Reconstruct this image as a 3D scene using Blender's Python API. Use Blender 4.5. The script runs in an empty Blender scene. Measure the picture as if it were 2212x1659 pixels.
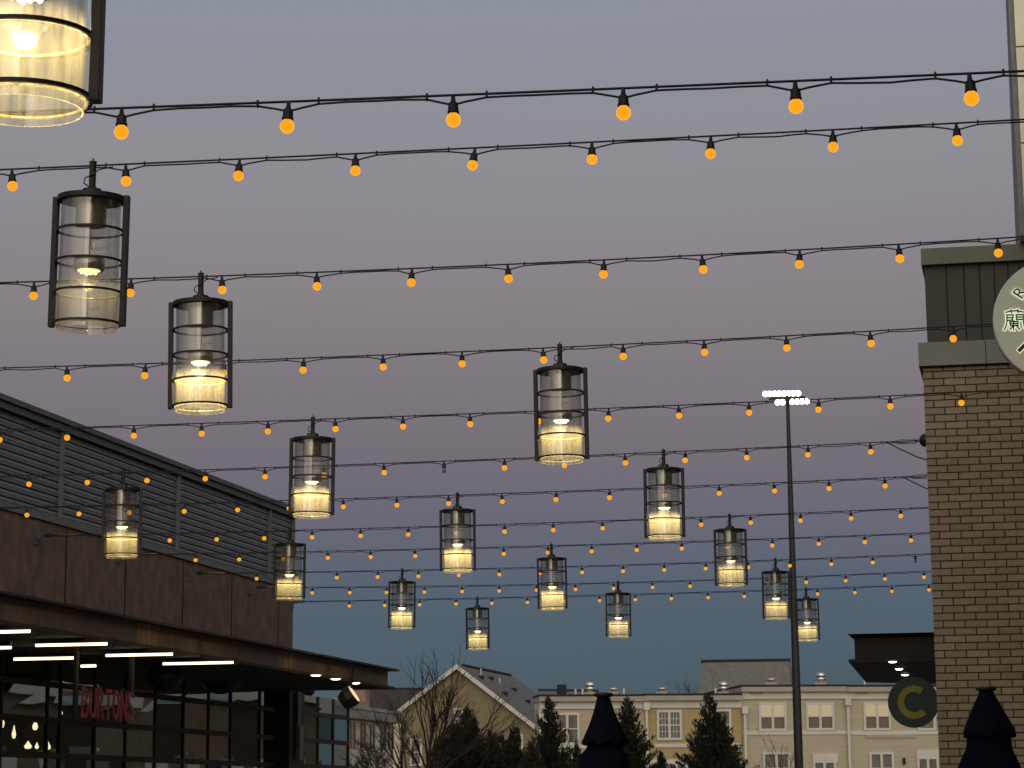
import bpy, bmesh, math, random
from mathutils import Vector, Matrix
rnd = random.Random(7)
scene = bpy.context.scene
COL = scene.collection

# ------------------------------------------------------------------ camera
F, CX, CY, W, H = 5500.0, 1106.0, 600.0, 2212.0, 1659.0   # focal length and principal point on a 2212 x 1659 frame
EYE = 1.65
def _rows():
    dY = Vector((2244-CX, -(1721-CY), -F)).normalized()     # street direction
    dZ = Vector((865-CX, 26146+CY, -F)); dZ = (dZ - dY*dZ.dot(dY)).normalized()
    return dY.cross(dZ), dY, dZ
RX, RY, RZ = _rows()
R3 = Matrix((RX, RY, RZ))                                   # camera vector -> world vector
cam = bpy.data.cameras.new('camera'); camo = bpy.data.objects.new('camera', cam); COL.objects.link(camo)
camo.matrix_world = Matrix.Translation((0, 0, EYE)) @ R3.to_4x4()
cam.sensor_fit = 'HORIZONTAL'; cam.sensor_width = 36.0
cam.lens = 36.0*F/W
cam.shift_x = 0.0
cam.shift_y = -(H/2-CY)/W
cam.clip_start = .1; cam.clip_end = 3000
scene.camera = camo
scene.render.resolution_x = 1024; scene.render.resolution_y = 768

# ------------------------------------------------------------------ world (dusk sky, sun already down behind the camera)
def lin(r, g, b):
    f = lambda c: (c/255/12.92) if c/255 <= .04045 else ((c/255+.055)/1.055)**2.4
    return (f(r), f(g), f(b), 1)
world = bpy.data.worlds.new('World'); scene.world = world; world.use_nodes = True
nt = world.node_tree; nt.nodes.clear()
N = nt.nodes.new; L = nt.links.new
tc = N('ShaderNodeTexCoord'); sep = N('ShaderNodeSeparateXYZ'); L(tc.outputs['Generated'], sep.inputs[0])
ramp = N('ShaderNodeValToRGB'); ramp.color_ramp.interpolation = 'EASE'
mp = N('ShaderNodeMapRange'); mp.inputs['From Min'].default_value = 0; mp.inputs['From Max'].default_value = 1
hzn = N('ShaderNodeTexNoise'); hzn.inputs['Scale'].default_value = 3.0; hzn.inputs['Detail'].default_value = 4; hzn.inputs['Roughness'].default_value = .55
hzm = N('ShaderNodeMapping'); hzm.inputs['Scale'].default_value = (1, 1, 4); L(tc.outputs['Generated'], hzm.inputs[0]); L(hzm.outputs[0], hzn.inputs['Vector'])
hza = N('ShaderNodeMath'); hza.operation = 'MULTIPLY_ADD'; hza.inputs[1].default_value = .028; L(hzn.outputs['Fac'], hza.inputs[0])
hzs = N('ShaderNodeMath'); hzs.operation = 'SUBTRACT'; hzs.inputs[1].default_value = .014; L(sep.outputs['Z'], hzs.inputs[0]); L(hzs.outputs[0], hza.inputs[2])
L(hza.outputs[0], mp.inputs['Value']); L(mp.outputs[0], ramp.inputs[0])
def SIN(v):   # sine of the elevation seen at height v of the frame
    return math.sin(math.atan((1731-CY)/F)-math.atan((v-CY)/F))
stops = [(0.0, lin(66,82,92)), (SIN(1450), lin(78,95,106)), (SIN(1290), lin(86,99,114)), (SIN(1150), lin(104,104,119)),
         (SIN(950), lin(119,112,120)), (SIN(650), lin(136,130,134)), (SIN(350), lin(143,141,148)), (SIN(0), lin(141,147,158)),
         (.55, lin(112,124,146)), (1.0, lin(90,104,132))]
cr = ramp.color_ramp
cr.elements[0].position = stops[0][0]; cr.elements[0].color = stops[0][1]
cr.elements[1].position = stops[-1][0]; cr.elements[1].color = stops[-1][1]
for p, c in stops[1:-1]:
    e = cr.elements.new(p); e.color = c
cr.interpolation = 'LINEAR'
# afterglow of the set sun, low in the sky behind the camera
mth = N('ShaderNodeMath'); mth.operation = 'MULTIPLY_ADD'
dot = N('ShaderNodeVectorMath'); dot.operation = 'DOT_PRODUCT'; L(tc.outputs['Generated'], dot.inputs[0])
dot.inputs[1].default_value = Vector((.25, -1.0, .12)).normalized()
gl = N('ShaderNodeMapRange'); gl.interpolation_type = 'SMOOTHSTEP'; gl.inputs['From Min'].default_value = .1; gl.inputs['From Max'].default_value = 1.0
L(dot.outputs['Value'], gl.inputs['Value'])
glc = N('ShaderNodeMixRGB'); glc.blend_type = 'MIX'; glc.inputs[1].default_value = (0, 0, 0, 1); glc.inputs[2].default_value = (1.22, 1.0, .74, 1)
L(gl.outputs[0], glc.inputs[0])
addc = N('ShaderNodeMixRGB'); addc.blend_type = 'ADD'; addc.inputs[0].default_value = 1
L(ramp.outputs[0], addc.inputs[1]); L(glc.outputs[0], addc.inputs[2])
bg = N('ShaderNodeBackground'); bg.inputs['Strength'].default_value = 1.0; L(addc.outputs[0], bg.inputs[0])
wo = N('ShaderNodeOutputWorld'); L(bg.outputs[0], wo.inputs[0])

sun = bpy.data.lights.new('sun', 'SUN'); sun.energy = .12; sun.angle = math.radians(25); sun.color = (1, .86, .66)
suno = bpy.data.objects.new('sun', sun); COL.objects.link(suno)
suno.rotation_euler = Vector((-.25, 1.0, -.18)).to_track_quat('-Z', 'Y').to_euler(); suno.location = (5, -40, 30)
scene.view_settings.view_transform = 'Standard'; scene.view_settings.look = 'None'
scene.view_settings.exposure = 0; scene.view_settings.gamma = 1
scene.render.engine = 'CYCLES'
scene.cycles.max_bounces = 10; scene.cycles.transparent_max_bounces = 32
scene.cycles.sample_clamp_indirect = 3
scene.cycles.caustics_reflective = False; scene.cycles.caustics_refractive = False

# ------------------------------------------------------------------ measuring: a line of sight met with a real plane
def ray(u, v): return R3 @ Vector((u-CX, -(v-CY), -F))
def on_row(u, v, Y0, k):
    d = ray(u, v); t = Y0/(d.y-k*d.x); return Vector((d.x*t, d.y*t, d.z*t+EYE))
def on_x(u, v, X):
    d = ray(u, v); t = X/d.x; return Vector((X, d.y*t, d.z*t+EYE))
def on_z(u, v, Z):
    d = ray(u, v); t = (Z-EYE)/d.z; return Vector((d.x*t, d.y*t, Z))
class Plane:
    """a wall plane: origin o, horizontal direction t, outward normal n"""
    def __init__(s, o, t, n): s.o = Vector(o); s.t = Vector(t).normalized(); s.n = Vector(n).normalized()
    def sz(s, u, v, d=0):
        r = ray(u, v); o = s.o+s.n*d-Vector((0, 0, EYE)); k = o.dot(s.n)/r.dot(s.n); p = r*k+Vector((0, 0, EYE))
        return (p-s.o).dot(s.t), p.z
    def w(s, a, d, z): p = s.o+s.t*a+s.n*d; return Vector((p.x, p.y, z))

# ------------------------------------------------------------------ materials
MATS = {}
def new_mat(name):
    m = bpy.data.materials.new(name); m.use_nodes = True; MATS[name] = m
    return m, m.node_tree, m.node_tree.nodes['Principled BSDF']
def node(t, kind, **kw):
    n = t.nodes.new(kind)
    for k, v in kw.items(): setattr(n, k, v)
    return n
def pmat(name, col, rough=.6, metal=0, var=.15, scale=6, bump=0, bscale=40, detail=6, spec=.4, stretch=(1, 1, 1)):
    """paint / stone / metal with uneven tone and roughness"""
    m, t, b = new_mat(name)
    b.inputs['Roughness'].default_value = rough; b.inputs['Metallic'].default_value = metal
    b.inputs['Specular IOR Level'].default_value = spec
    co = node(t, 'ShaderNodeTexCoord'); mpn = node(t, 'ShaderNodeMapping'); mpn.inputs['Scale'].default_value = stretch
    t.links.new(co.outputs['Object'], mpn.inputs[0])
    ns = node(t, 'ShaderNodeTexNoise'); ns.inputs['Scale'].default_value = scale; ns.inputs['Detail'].default_value = detail
    t.links.new(mpn.outputs[0], ns.inputs['Vector'])
    r = node(t, 'ShaderNodeValToRGB'); c = Vector(col[:3])
    r.color_ramp.elements[0].position = .3; r.color_ramp.elements[1].position = .7
    r.color_ramp.elements[0].color = (*(c*(1-var)), 1); r.color_ramp.elements[1].color = (*(c*(1+var)), 1)
    t.links.new(ns.outputs['Fac'], r.inputs[0]); t.links.new(r.outputs[0], b.inputs['Base Color'])
    if bump:
        n2 = node(t, 'ShaderNodeTexNoise'); n2.inputs['Scale'].default_value = bscale; n2.inputs['Detail'].default_value = 4
        t.links.new(mpn.outputs[0], n2.inputs['Vector'])
        bp = node(t, 'ShaderNodeBump'); bp.inputs['Strength'].default_value = bump; bp.inputs['Distance'].default_value = .01
        t.links.new(n2.outputs['Fac'], bp.inputs['Height']); t.links.new(bp.outputs[0], b.inputs['Normal'])
    return m
def emat(name, col, s, sample=True, rim=None):
    m = bpy.data.materials.new(name); m.use_nodes = True; t = m.node_tree; t.nodes.clear()
    e = node(t, 'ShaderNodeEmission'); e.inputs['Color'].default_value = (*col, 1); e.inputs['Strength'].default_value = s
    if rim:
        lw = node(t, 'ShaderNodeLayerWeight'); lw.inputs['Blend'].default_value = .35
        mx = node(t, 'ShaderNodeValToRGB'); mx.color_ramp.elements[0].position = .30; mx.color_ramp.elements[1].position = .78
        mx.color_ramp.elements[0].color = (*col, 1); mx.color_ramp.elements[1].color = (*rim, 1)
        t.links.new(lw.outputs['Facing'], mx.inputs[0]); t.links.new(mx.outputs[0], e.inputs['Color'])
    o = node(t, 'ShaderNodeOutputMaterial'); t.links.new(e.outputs[0], o.inputs[0])
    m.cycles.emission_sampling = 'AUTO' if sample else 'NONE'
    MATS[name] = m; return m

black = pmat('black powder coat', (.012, .011, .010), .45, 0, .2, 30, .15, 300)
silver = pmat('brushed aluminium', (.34, .35, .31), .25, .95, .1, 10, .1, 200, stretch=(1, 1, .05))
rubber = pmat('black rubber', (.014, .012, .012), .6, 0, .2, 40)
steelc = pmat('dark steel cable', (.02, .018, .02), .4, .5, .2, 60)
galv = pmat('galvanised steel', (.45, .46, .48), .35, .8, .15, 40)
amber = emat('amber bulb glow', (1.0, .37, .012), 1.05, False, rim=(1.0, .55, .16))
deadb = pmat('unlit bulb glass', (.13, .14, .15), .15, 0, .2, 30, spec=.6)
led_mats = [emat('bright led face', (1.0, .82, .42), 5.0, False), emat('dim led face', (1.0, .72, .25), 3.0, False)]

def glass_mat(name, dust, tint=(.95, .95, .93)):
    """clear cylinder glass with a film of dust and drips that catches the lamp inside"""
    m = bpy.data.materials.new(name); m.use_nodes = True; t = m.node_tree; t.nodes.clear()
    tr = node(t, 'ShaderNodeBsdfTransparent'); tr.inputs[0].default_value = (*tint, 1)
    gs = node(t, 'ShaderNodeBsdfGlossy'); gs.inputs['Roughness'].default_value = .07
    df = node(t, 'ShaderNodeBsdfDiffuse'); df.inputs[0].default_value = (.85, .83, .78, 1)
    tl = node(t, 'ShaderNodeBsdfTranslucent'); tl.inputs[0].default_value = (.85, .83, .78, 1)
    dd = node(t, 'ShaderNodeMixShader'); dd.inputs[0].default_value = .55
    t.links.new(df.outputs[0], dd.inputs[1]); t.links.new(tl.outputs[0], dd.inputs[2])
    co = node(t, 'ShaderNodeTexCoord'); mpn = node(t, 'ShaderNodeMapping'); mpn.inputs['Scale'].default_value = (1, 1, .12)
    t.links.new(co.outputs['Object'], mpn.inputs[0])
    ns = node(t, 'ShaderNodeTexNoise'); ns.inputs['Scale'].default_value = 55; ns.inputs['Detail'].default_value = 6
    t.links.new(mpn.outputs[0], ns.inputs['Vector'])
    n2 = node(t, 'ShaderNodeTexNoise'); n2.inputs['Scale'].default_value = 260; n2.inputs['Detail'].default_value = 3
    t.links.new(co.outputs['Object'], n2.inputs['Vector'])
    mr = node(t, 'ShaderNodeMapRange'); mr.inputs['From Min'].default_value = .3; mr.inputs['From Max'].default_value = .75
    mr.inputs['To Min'].default_value = dust*.15; mr.inputs['To Max'].default_value = dust*2.3
    t.links.new(ns.outputs['Fac'], mr.inputs['Value'])
    m2 = node(t, 'ShaderNodeMapRange'); m2.inputs['From Min'].default_value = .58; m2.inputs['From Max'].default_value = .72
    m2.inputs['To Min'].default_value = 0; m2.inputs['To Max'].default_value = dust*2.2
    t.links.new(n2.outputs['Fac'], m2.inputs['Value'])
    ad = node(t, 'ShaderNodeMath', operation='ADD'); t.links.new(mr.outputs[0], ad.inputs[0]); t.links.new(m2.outputs[0], ad.inputs[1])
    mx = node(t, 'ShaderNodeMixShader'); t.links.new(ad.outputs[0], mx.inputs[0]); t.links.new(tr.outputs[0], mx.inputs[1]); t.links.new(dd.outputs[0], mx.inputs[2])
    l0 = node(t, 'ShaderNodeLayerWeight'); l0.inputs[0].default_value = .5
    l1 = node(t, 'ShaderNodeMath', operation='POWER'); l1.inputs[1].default_value = 4; t.links.new(l0.outputs['Facing'], l1.inputs[0])
    lw = node(t, 'ShaderNodeMath', operation='MULTIPLY_ADD'); lw.inputs[1].default_value = .55; lw.inputs[2].default_value = .085; t.links.new(l1.outputs[0], lw.inputs[0])
    mg = node(t, 'ShaderNodeMixShader'); t.links.new(lw.outputs[0], mg.inputs[0]); t.links.new(mx.outputs[0], mg.inputs[1]); t.links.new(gs.outputs[0], mg.inputs[2])
    o = node(t, 'ShaderNodeOutputMaterial'); t.links.new(mg.outputs[0], o.inputs[0])
    MATS[name] = m; return m
lglass = glass_mat('lantern glass', .045)
sglass = glass_mat('sleeve glass', .010)
rimglass = glass_mat('ground glass edge', .55)

def window_glass(name, base=(.02, .025, .02), trans=.45, wob=.22):
    """shop-front pane: mirror-like at a slant, half see-through, slightly wavy"""
    m = bpy.data.materials.new(name); m.use_nodes = True; t = m.node_tree; t.nodes.clear()
    tr = node(t, 'ShaderNodeBsdfTransparent'); tr.inputs[0].default_value = (trans, trans, trans*.9, 1)
    gs = node(t, 'ShaderNodeBsdfGlossy'); gs.inputs['Roughness'].default_value = .01; gs.inputs[0].default_value = (.62, .64, .56, 1)
    co = node(t, 'ShaderNodeTexCoord'); ns = node(t, 'ShaderNodeTexNoise'); ns.inputs['Scale'].default_value = .9; ns.inputs['Detail'].default_value = 0
    t.links.new(co.outputs['Object'], ns.inputs['Vector'])
    bp = node(t, 'ShaderNodeBump'); bp.inputs['Strength'].default_value = wob; bp.inputs['Distance'].default_value = .02
    t.links.new(ns.outputs['Fac'], bp.inputs['Height']); t.links.new(bp.outputs[0], gs.inputs['Normal'])
    fr = node(t, 'ShaderNodeFresnel'); fr.inputs[0].default_value = 1.6
    ad = node(t, 'ShaderNodeMath', operation='ADD'); ad.inputs[1].default_value = .1; t.links.new(fr.outputs[0], ad.inputs[0])
    mg = node(t, 'ShaderNodeMixShader'); t.links.new(ad.outputs[0], mg.inputs[0]); t.links.new(tr.outputs[0], mg.inputs[1]); t.links.new(gs.outputs[0], mg.inputs[2])
    o = node(t, 'ShaderNodeOutputMaterial'); t.links.new(mg.outputs[0], o.inputs[0])
    MATS[name] = m; return m
shopglass = window_glass('shop front glass')

def brick_mat(name, c1, c2, mortar, course, length, axes='xz', bias=0.0, off=(0, 0), msize=.006):
    m, t, b = new_mat(name); b.inputs['Roughness'].default_value = .85; b.inputs['Specular IOR Level'].default_value = .2
    co = node(t, 'ShaderNodeTexCoord'); sp = node(t, 'ShaderNodeSeparateXYZ'); cb = node(t, 'ShaderNodeCombineXYZ')
    t.links.new(co.outputs['Object'], sp.inputs[0])
    t.links.new(sp.outputs['XYZ'.index(axes[0].upper())], cb.inputs[0]); t.links.new(sp.outputs['Z'], cb.inputs[1])
    mpn = node(t, 'ShaderNodeMapping'); mpn.inputs['Location'].default_value = (off[0], off[1], 0); t.links.new(cb.outputs[0], mpn.inputs[0])
    br = node(t, 'ShaderNodeTexBrick'); br.offset = .5; br.inputs['Scale'].default_value = 1
    br.inputs['Brick Width'].default_value = length; br.inputs['Row Height'].default_value = course
    br.inputs['Mortar Size'].default_value = msize; br.inputs['Mortar Smooth'].default_value = .25; br.inputs['Bias'].default_value = bias
    br.inputs['Color1'].default_value = (*c1, 1); br.inputs['Color2'].default_value = (*c2, 1); br.inputs['Mortar'].default_value = (*mortar, 1)
    t.links.new(mpn.outputs[0], br.inputs['Vector'])
    ns = node(t, 'ShaderNodeTexNoise'); ns.inputs['Scale'].default_value = 35; ns.inputs['Detail'].default_value = 8; t.links.new(co.outputs['Object'], ns.inputs['Vector'])
    nb = node(t, 'ShaderNodeTexNoise'); nb.inputs['Scale'].default_value = .8; nb.inputs['Detail'].default_value = 3; t.links.new(co.outputs['Object'], nb.inputs['Vector'])
    av = node(t, 'ShaderNodeMath', operation='ADD'); t.links.new(ns.outputs['Fac'], av.inputs[0]); t.links.new(nb.outputs['Fac'], av.inputs[1])
    mr = node(t, 'ShaderNodeMapRange'); mr.inputs['From Min'].default_value = .6; mr.inputs['From Max'].default_value = 1.4
    mr.inputs['To Min'].default_value = .78; mr.inputs['To Max'].default_value = 1.2; t.links.new(av.outputs[0], mr.inputs['Value'])
    mu = node(t, 'ShaderNodeVectorMath', operation='SCALE'); t.links.new(br.outputs['Color'], mu.inputs[0]); t.links.new(mr.outputs[0], mu.inputs['Scale'])
    t.links.new(mu.outputs[0], b.inputs['Base Color'])
    h = node(t, 'ShaderNodeMath', operation='MULTIPLY_ADD'); h.inputs[1].default_value = -1.0; t.links.new(br.outputs['Fac'], h.inputs[0])
    n3 = node(t, 'ShaderNodeMath', operation='MULTIPLY'); n3.inputs[1].default_value = .35; t.links.new(ns.outputs['Fac'], n3.inputs[0]); t.links.new(n3.outputs[0], h.inputs[2])
    bp = node(t, 'ShaderNodeBump'); bp.inputs['Strength'].default_value = .9; bp.inputs['Distance'].default_value = .006
    t.links.new(h.outputs[0], bp.inputs['Height']); t.links.new(bp.outputs[0], b.inputs['Normal'])
    return m

def fascia_mat():
    """brown weathering-steel fascia with warm uplight painted as orange patches"""
    m, t, b = new_mat('weathering steel'); b.inputs['Roughness'].default_value = .7; b.inputs['Metallic'].default_value = .15
    co = node(t, 'ShaderNodeTexCoord'); sp = node(t, 'ShaderNodeSeparateXYZ'); t.links.new(co.outputs['Object'], sp.inputs[0])
    cb = node(t, 'ShaderNodeCombineXYZ'); t.links.new(sp.outputs['Y'], cb.inputs[0])
    zs = node(t, 'ShaderNodeMath', operation='MULTIPLY'); zs.inputs[1].default_value = .08; t.links.new(sp.outputs['Z'], zs.inputs[0]); t.links.new(zs.outputs[0], cb.inputs[1])
    ns = node(t, 'ShaderNodeTexNoise'); ns.inputs['Scale'].default_value = 7; ns.inputs['Detail'].default_value = 6; t.links.new(cb.outputs[0], ns.inputs['Vector'])
    base = node(t, 'ShaderNodeValToRGB'); base.color_ramp.elements[0].position = .3; base.color_ramp.elements[1].position = .75
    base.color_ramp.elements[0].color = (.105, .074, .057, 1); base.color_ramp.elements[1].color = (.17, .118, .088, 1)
    t.links.new(ns.outputs['Fac'], base.inputs[0])
    # warm light painted in orange at the panel joints
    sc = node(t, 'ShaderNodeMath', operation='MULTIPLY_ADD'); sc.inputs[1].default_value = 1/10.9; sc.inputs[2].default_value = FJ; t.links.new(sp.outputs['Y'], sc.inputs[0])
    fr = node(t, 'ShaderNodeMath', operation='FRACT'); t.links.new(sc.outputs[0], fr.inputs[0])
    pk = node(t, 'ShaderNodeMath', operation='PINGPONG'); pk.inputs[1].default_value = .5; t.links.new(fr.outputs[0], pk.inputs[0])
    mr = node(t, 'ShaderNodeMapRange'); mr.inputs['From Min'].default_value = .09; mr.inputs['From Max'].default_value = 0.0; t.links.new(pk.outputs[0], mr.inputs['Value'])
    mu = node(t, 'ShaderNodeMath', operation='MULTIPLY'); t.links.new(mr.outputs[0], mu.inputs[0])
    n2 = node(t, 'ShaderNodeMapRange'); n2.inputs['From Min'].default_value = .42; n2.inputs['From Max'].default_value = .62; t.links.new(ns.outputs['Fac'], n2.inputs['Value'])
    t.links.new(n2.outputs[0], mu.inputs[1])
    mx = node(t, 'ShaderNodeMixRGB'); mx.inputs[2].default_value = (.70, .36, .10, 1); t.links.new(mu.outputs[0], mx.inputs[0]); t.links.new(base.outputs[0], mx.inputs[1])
    t.links.new(mx.outputs[0], b.inputs['Base Color'])
    return m
FJ = .1

# ------------------------------------------------------------------ mesh building
class MB:
    def __init__(s): s.v = []; s.f = []; s.sm = []
    def add(s, vs, fs, smooth=False):
        n = len(s.v); s.v += [Vector(p) for p in vs]; s.f += [tuple(i+n for i in f) for f in fs]; s.sm += [smooth]*len(fs); return s
    def box(s, a, b):
        x0, y0, z0 = a; x1, y1, z1 = b
        return s.add([(x0,y0,z0),(x1,y0,z0),(x1,y1,z0),(x0,y1,z0),(x0,y0,z1),(x1,y0,z1),(x1,y1,z1),(x0,y1,z1)],
                     [(0,3,2,1),(4,5,6,7),(0,1,5,4),(1,2,6,5),(2,3,7,6),(3,0,4,7)])
    def pbox(s, P, a0, a1, d0, d1, z0, z1):
        c = [P.w(a, d, z) for z in (z0, z1) for a, d in ((a0,d0),(a1,d0),(a1,d1),(a0,d1))]
        return s.add(c, [(0,3,2,1),(4,5,6,7),(0,1,5,4),(1,2,6,5),(2,3,7,6),(3,0,4,7)])
    def lathe(s, prof, c=(0,0,0), n=24, smooth=True, capb=True, capt=True, axis='z', a0=0, a1=2*math.pi):
        c = Vector(c); vs = []; full = abs(a1-a0-2*math.pi) < 1e-6; m = n if full else n+1
        for r, z in prof:
            for i in range(m):
                a = a0+(a1-a0)*i/n; p = (r*math.cos(a), r*math.sin(a), z)
                if axis == 'y': p = (p[0], -p[2], p[1])
                if axis == 'x': p = (p[2], p[0], p[1])
                vs.append(c+Vector(p))
        fs = []
        for j in range(len(prof)-1):
            for i in range(n):
                k = (i+1) % m; fs.append((j*m+i, j*m+k, (j+1)*m+k, (j+1)*m+i))
        s.add(vs, fs, smooth)
        if full:
            if capb and prof[0][0] > 1e-6: s.add(vs[:m], [tuple(reversed(range(m)))])
            if capt and prof[-1][0] > 1e-6: s.add(vs[-m:], [tuple(range(m))])
        return s
    def tube(s, pts, r, n=6, cap=True, smooth=True):
        pts = [Vector(p) for p in pts]; rr = r if isinstance(r, (list, tuple)) else [r]*len(pts); vs = []
        up0 = None
        for i, p in enumerate(pts):
            d = (pts[min(i+1, len(pts)-1)]-pts[max(i-1, 0)]).normalized()
            ref = Vector((0, 0, 1)) if abs(d.z) < .9 else Vector((1, 0, 0))
            if up0 is not None and (up0-d*up0.dot(d)).length > .1: ref = up0
            a = (ref-d*ref.dot(d)).normalized(); b = d.cross(a); up0 = a
            for k in range(n):
                t = 2*math.pi*k/n; vs.append(p+(a*math.cos(t)+b*math.sin(t))*rr[i])
        fs = [(j*n+i, j*n+(i+1) % n, (j+1)*n+(i+1) % n, (j+1)*n+i) for j in range(len(pts)-1) for i in range(n)]
        s.add(vs, fs, smooth)
        if cap: s.add(vs[:n], [tuple(reversed(range(n)))]); s.add(vs[-n:], [tuple(range(n))])
        return s
    def ring(s, r, w, h, z, c=(0,0,0), n=48):   # flat ring of square section
        c = Vector(c); vs = []
        for i in range(n):
            a = 2*math.pi*i/n
            for dr, dz in ((-w/2,-h/2),(w/2,-h/2),(w/2,h/2),(-w/2,h/2)):
                vs.append(c+Vector(((r+dr)*math.cos(a), (r+dr)*math.sin(a), z+dz)))
        fs = [(i*4+k, ((i+1) % n)*4+k, ((i+1) % n)*4+(k+1) % 4, i*4+(k+1) % 4) for i in range(n) for k in range(4)]
        return s.add(vs, fs, False)
    def prism(s, poly, n, th):   # polygon (3D points) pushed along n by th
        poly = [Vector(p) for p in poly]; n = Vector(n).normalized()*th; m = len(poly)
        return s.add(poly+[p+n for p in poly], [tuple(reversed(range(m))), tuple(range(m, 2*m))]+[(i, (i+1) % m, m+(i+1) % m, m+i) for i in range(m)])
    def build(s, name, mat, parent=None, origin=None, bevel=0):
        me = bpy.data.meshes.new(name); o = bpy.data.objects.new(name, me)
        og = Vector(origin) if origin is not None else (world_loc(parent) if parent else Vector((0,0,0)))
        me.from_pydata([tuple(p-og) for p in s.v], [], s.f)
        for p, k in zip(me.polygons, s.sm): p.use_smooth = k
        bm = bmesh.new(); bm.from_mesh(me); bmesh.ops.recalc_face_normals(bm, faces=bm.faces); bm.to_mesh(me); bm.free()
        me.materials.append(mat); COL.objects.link(o)
        if parent: o.parent = parent; o.location = og-world_loc(parent)
        else: o.location = og
        if bevel:
            b = o.modifiers.new('bevel', 'BEVEL'); b.width = bevel; b.segments = 2; b.limit_method = 'ANGLE'
        return o
def world_loc(o):
    p = Vector(o.location)
    while o.parent: o = o.parent; p += Vector(o.location)
    return p
def tag(o, label=None, cat=None, group=None, kind=None):
    if label: o['label'] = label
    if cat: o['category'] = cat
    if group: o['group'] = group
    if kind: o['kind'] = kind
    return o
def thing(name, loc, label, cat, group=None, rz=0):
    o = bpy.data.objects.new(name, None); COL.objects.link(o); o.location = loc; o.rotation_euler.z = rz; o.empty_display_size = .1
    return tag(o, label, cat, group)
def kids(o): return [c for c in bpy.data.objects if c.parent == o]
def copy_tree(o, parent=None):
    c = o.copy(); COL.objects.link(c); c.parent = parent
    for ch in kids(o):
        copy_tree(ch, c)
    return c
def text_mesh(txt, w, h, th, bold=0):
    """letter shapes as a mesh, x 0..w, z 0..h, thickness th along -y"""
    cu = bpy.data.curves.new('letters', 'FONT'); cu.body = txt; cu.extrude = .05; cu.offset = bold
    t = bpy.data.objects.new('letters', cu); COL.objects.link(t)
    dg = bpy.context.evaluated_depsgraph_get(); me = bpy.data.meshes.new_from_object(t.evaluated_get(dg))
    bpy.data.objects.remove(t)
    xs = [v.co.x for v in me.vertices]; ys = [v.co.y for v in me.vertices]; x0, x1, y0, y1 = min(xs), max(xs), min(ys), max(ys)
    mb = MB(); mb.add([((v.co.x-x0)/(x1-x0)*w, -(v.co.z+.05)/.1*th, (v.co.y-y0)/(y1-y0)*h) for v in me.vertices], [tuple(p.vertices) for p in me.polygons])
    bpy.data.meshes.remove(me)
    return mb

# ================================================================== SETTING
gm = pmat('plaza paving', (.16, .15, .14), .85, 0, .25, 1.5, .3, 30)
g = MB().add([(-1500,-600,-.02),(1500,-600,-.02),(1500,2500,-.02),(-1500,2500,-.02)], [(0,1,2,3)])
tag(g.build('ground', pmat('far ground', (.07, .075, .05), .95, 0, .3, .05)), kind='structure')
pv = MB().add([(-12.3,-20,0),(40,-20,0),(40,70,0),(-12.3,70,0)], [(0,1,2,3)])
tag(pv.build('pavement', gm), kind='structure')

# ================================================================== LEFT BUILDING (louvred attic, stained wall, steel canopy, glazed front)
AX = -12.35
PL = Plane((AX, 0, 0), (0, 1, 0), (1, 0, 0))
lb = thing('restaurant_building', (AX-4, 34, 0), 'brown building with grey louvred top, rusty steel canopy and dark shop windows', 'building')
zr = 6.62; zl = 5.23; yend = 42.2; ystart = 14.0
louv = pmat('grey louvre metal', (.185, .192, .190), .5, .3, .12, 3)
conc = pmat('stained brown wall', (.175, .120, .085), .9, 0, .32, 4.5, .5, 25, detail=12, stretch=(1, 1, .7))
jnt = pmat('dark joint', (.02, .017, .015), .9)
WALLTODO = 1
# attic behind the louvres
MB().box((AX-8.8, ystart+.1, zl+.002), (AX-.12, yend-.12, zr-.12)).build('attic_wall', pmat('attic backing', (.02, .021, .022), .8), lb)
n = 12; st = (zr-.16-zl-.075)/n
prof = [(-.10, zl+.075)]
for i in range(n):
    z = zl+.075+i*st
    prof += [(-.07, z+.001), (-.002, z+.006), (0, z+st*.44), (-.016, z+st*.46), (-.016, z+st*.50), (-.004, z+st*.51), (-.012, z+st*.90), (-.07, z+st*.94)]
prof += [(-.10, zr-.161)]
lv = MB(); m = len(prof)
lv.add([(AX+x, y, z) for y in (ystart, yend-.02) for x, z in prof], [(i, i+1, m+i+1, m+i) for i in range(m-1)])
lv.add([(x_, yend-.02+x, z) for x_ in (AX-.02, AX-8.7) for x, z in prof], [(i, i+1, m+i+1, m+i) for i in range(m-1)])
lv.build('louvre_screen', louv, lb)
MB().box((AX-.09, ystart, zl+.004), (AX+.03, yend+.03, zl+.075)).build('sill_rail', louv, lb)
for yy in (26.6, 31.35, 36.05, 40.75, 42.14):
    MB().box((AX-.03, yy-.035, zl+.077), (AX+.035, yy+.035, zr-.165)).build('mullion', louv, lb)
cp = MB(); cp.box((AX-9, ystart, zr-.16), (AX+.06, yend+.06, zr-.07)); cp.box((AX-9.02, ystart-.02, zr-.068), (AX+.10, yend+.1, zr))
cp.build('coping', pmat('dark coping', (.11, .115, .11), .5, .3, .1, 2), lb)
for u in (162, 320, 455, 612/1.0):
    pass
for (u, v) in ((139, 1330), (268, 1360), (393, 1380), (499, 1400), (601, 1410)):
    y = PL.sz(u, v)[0]; MB().box((AX-.01, y-.022, 3.6), (AX+.004, y+.022, zl-.02)).build('wall_joint', jnt, lb)
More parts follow.
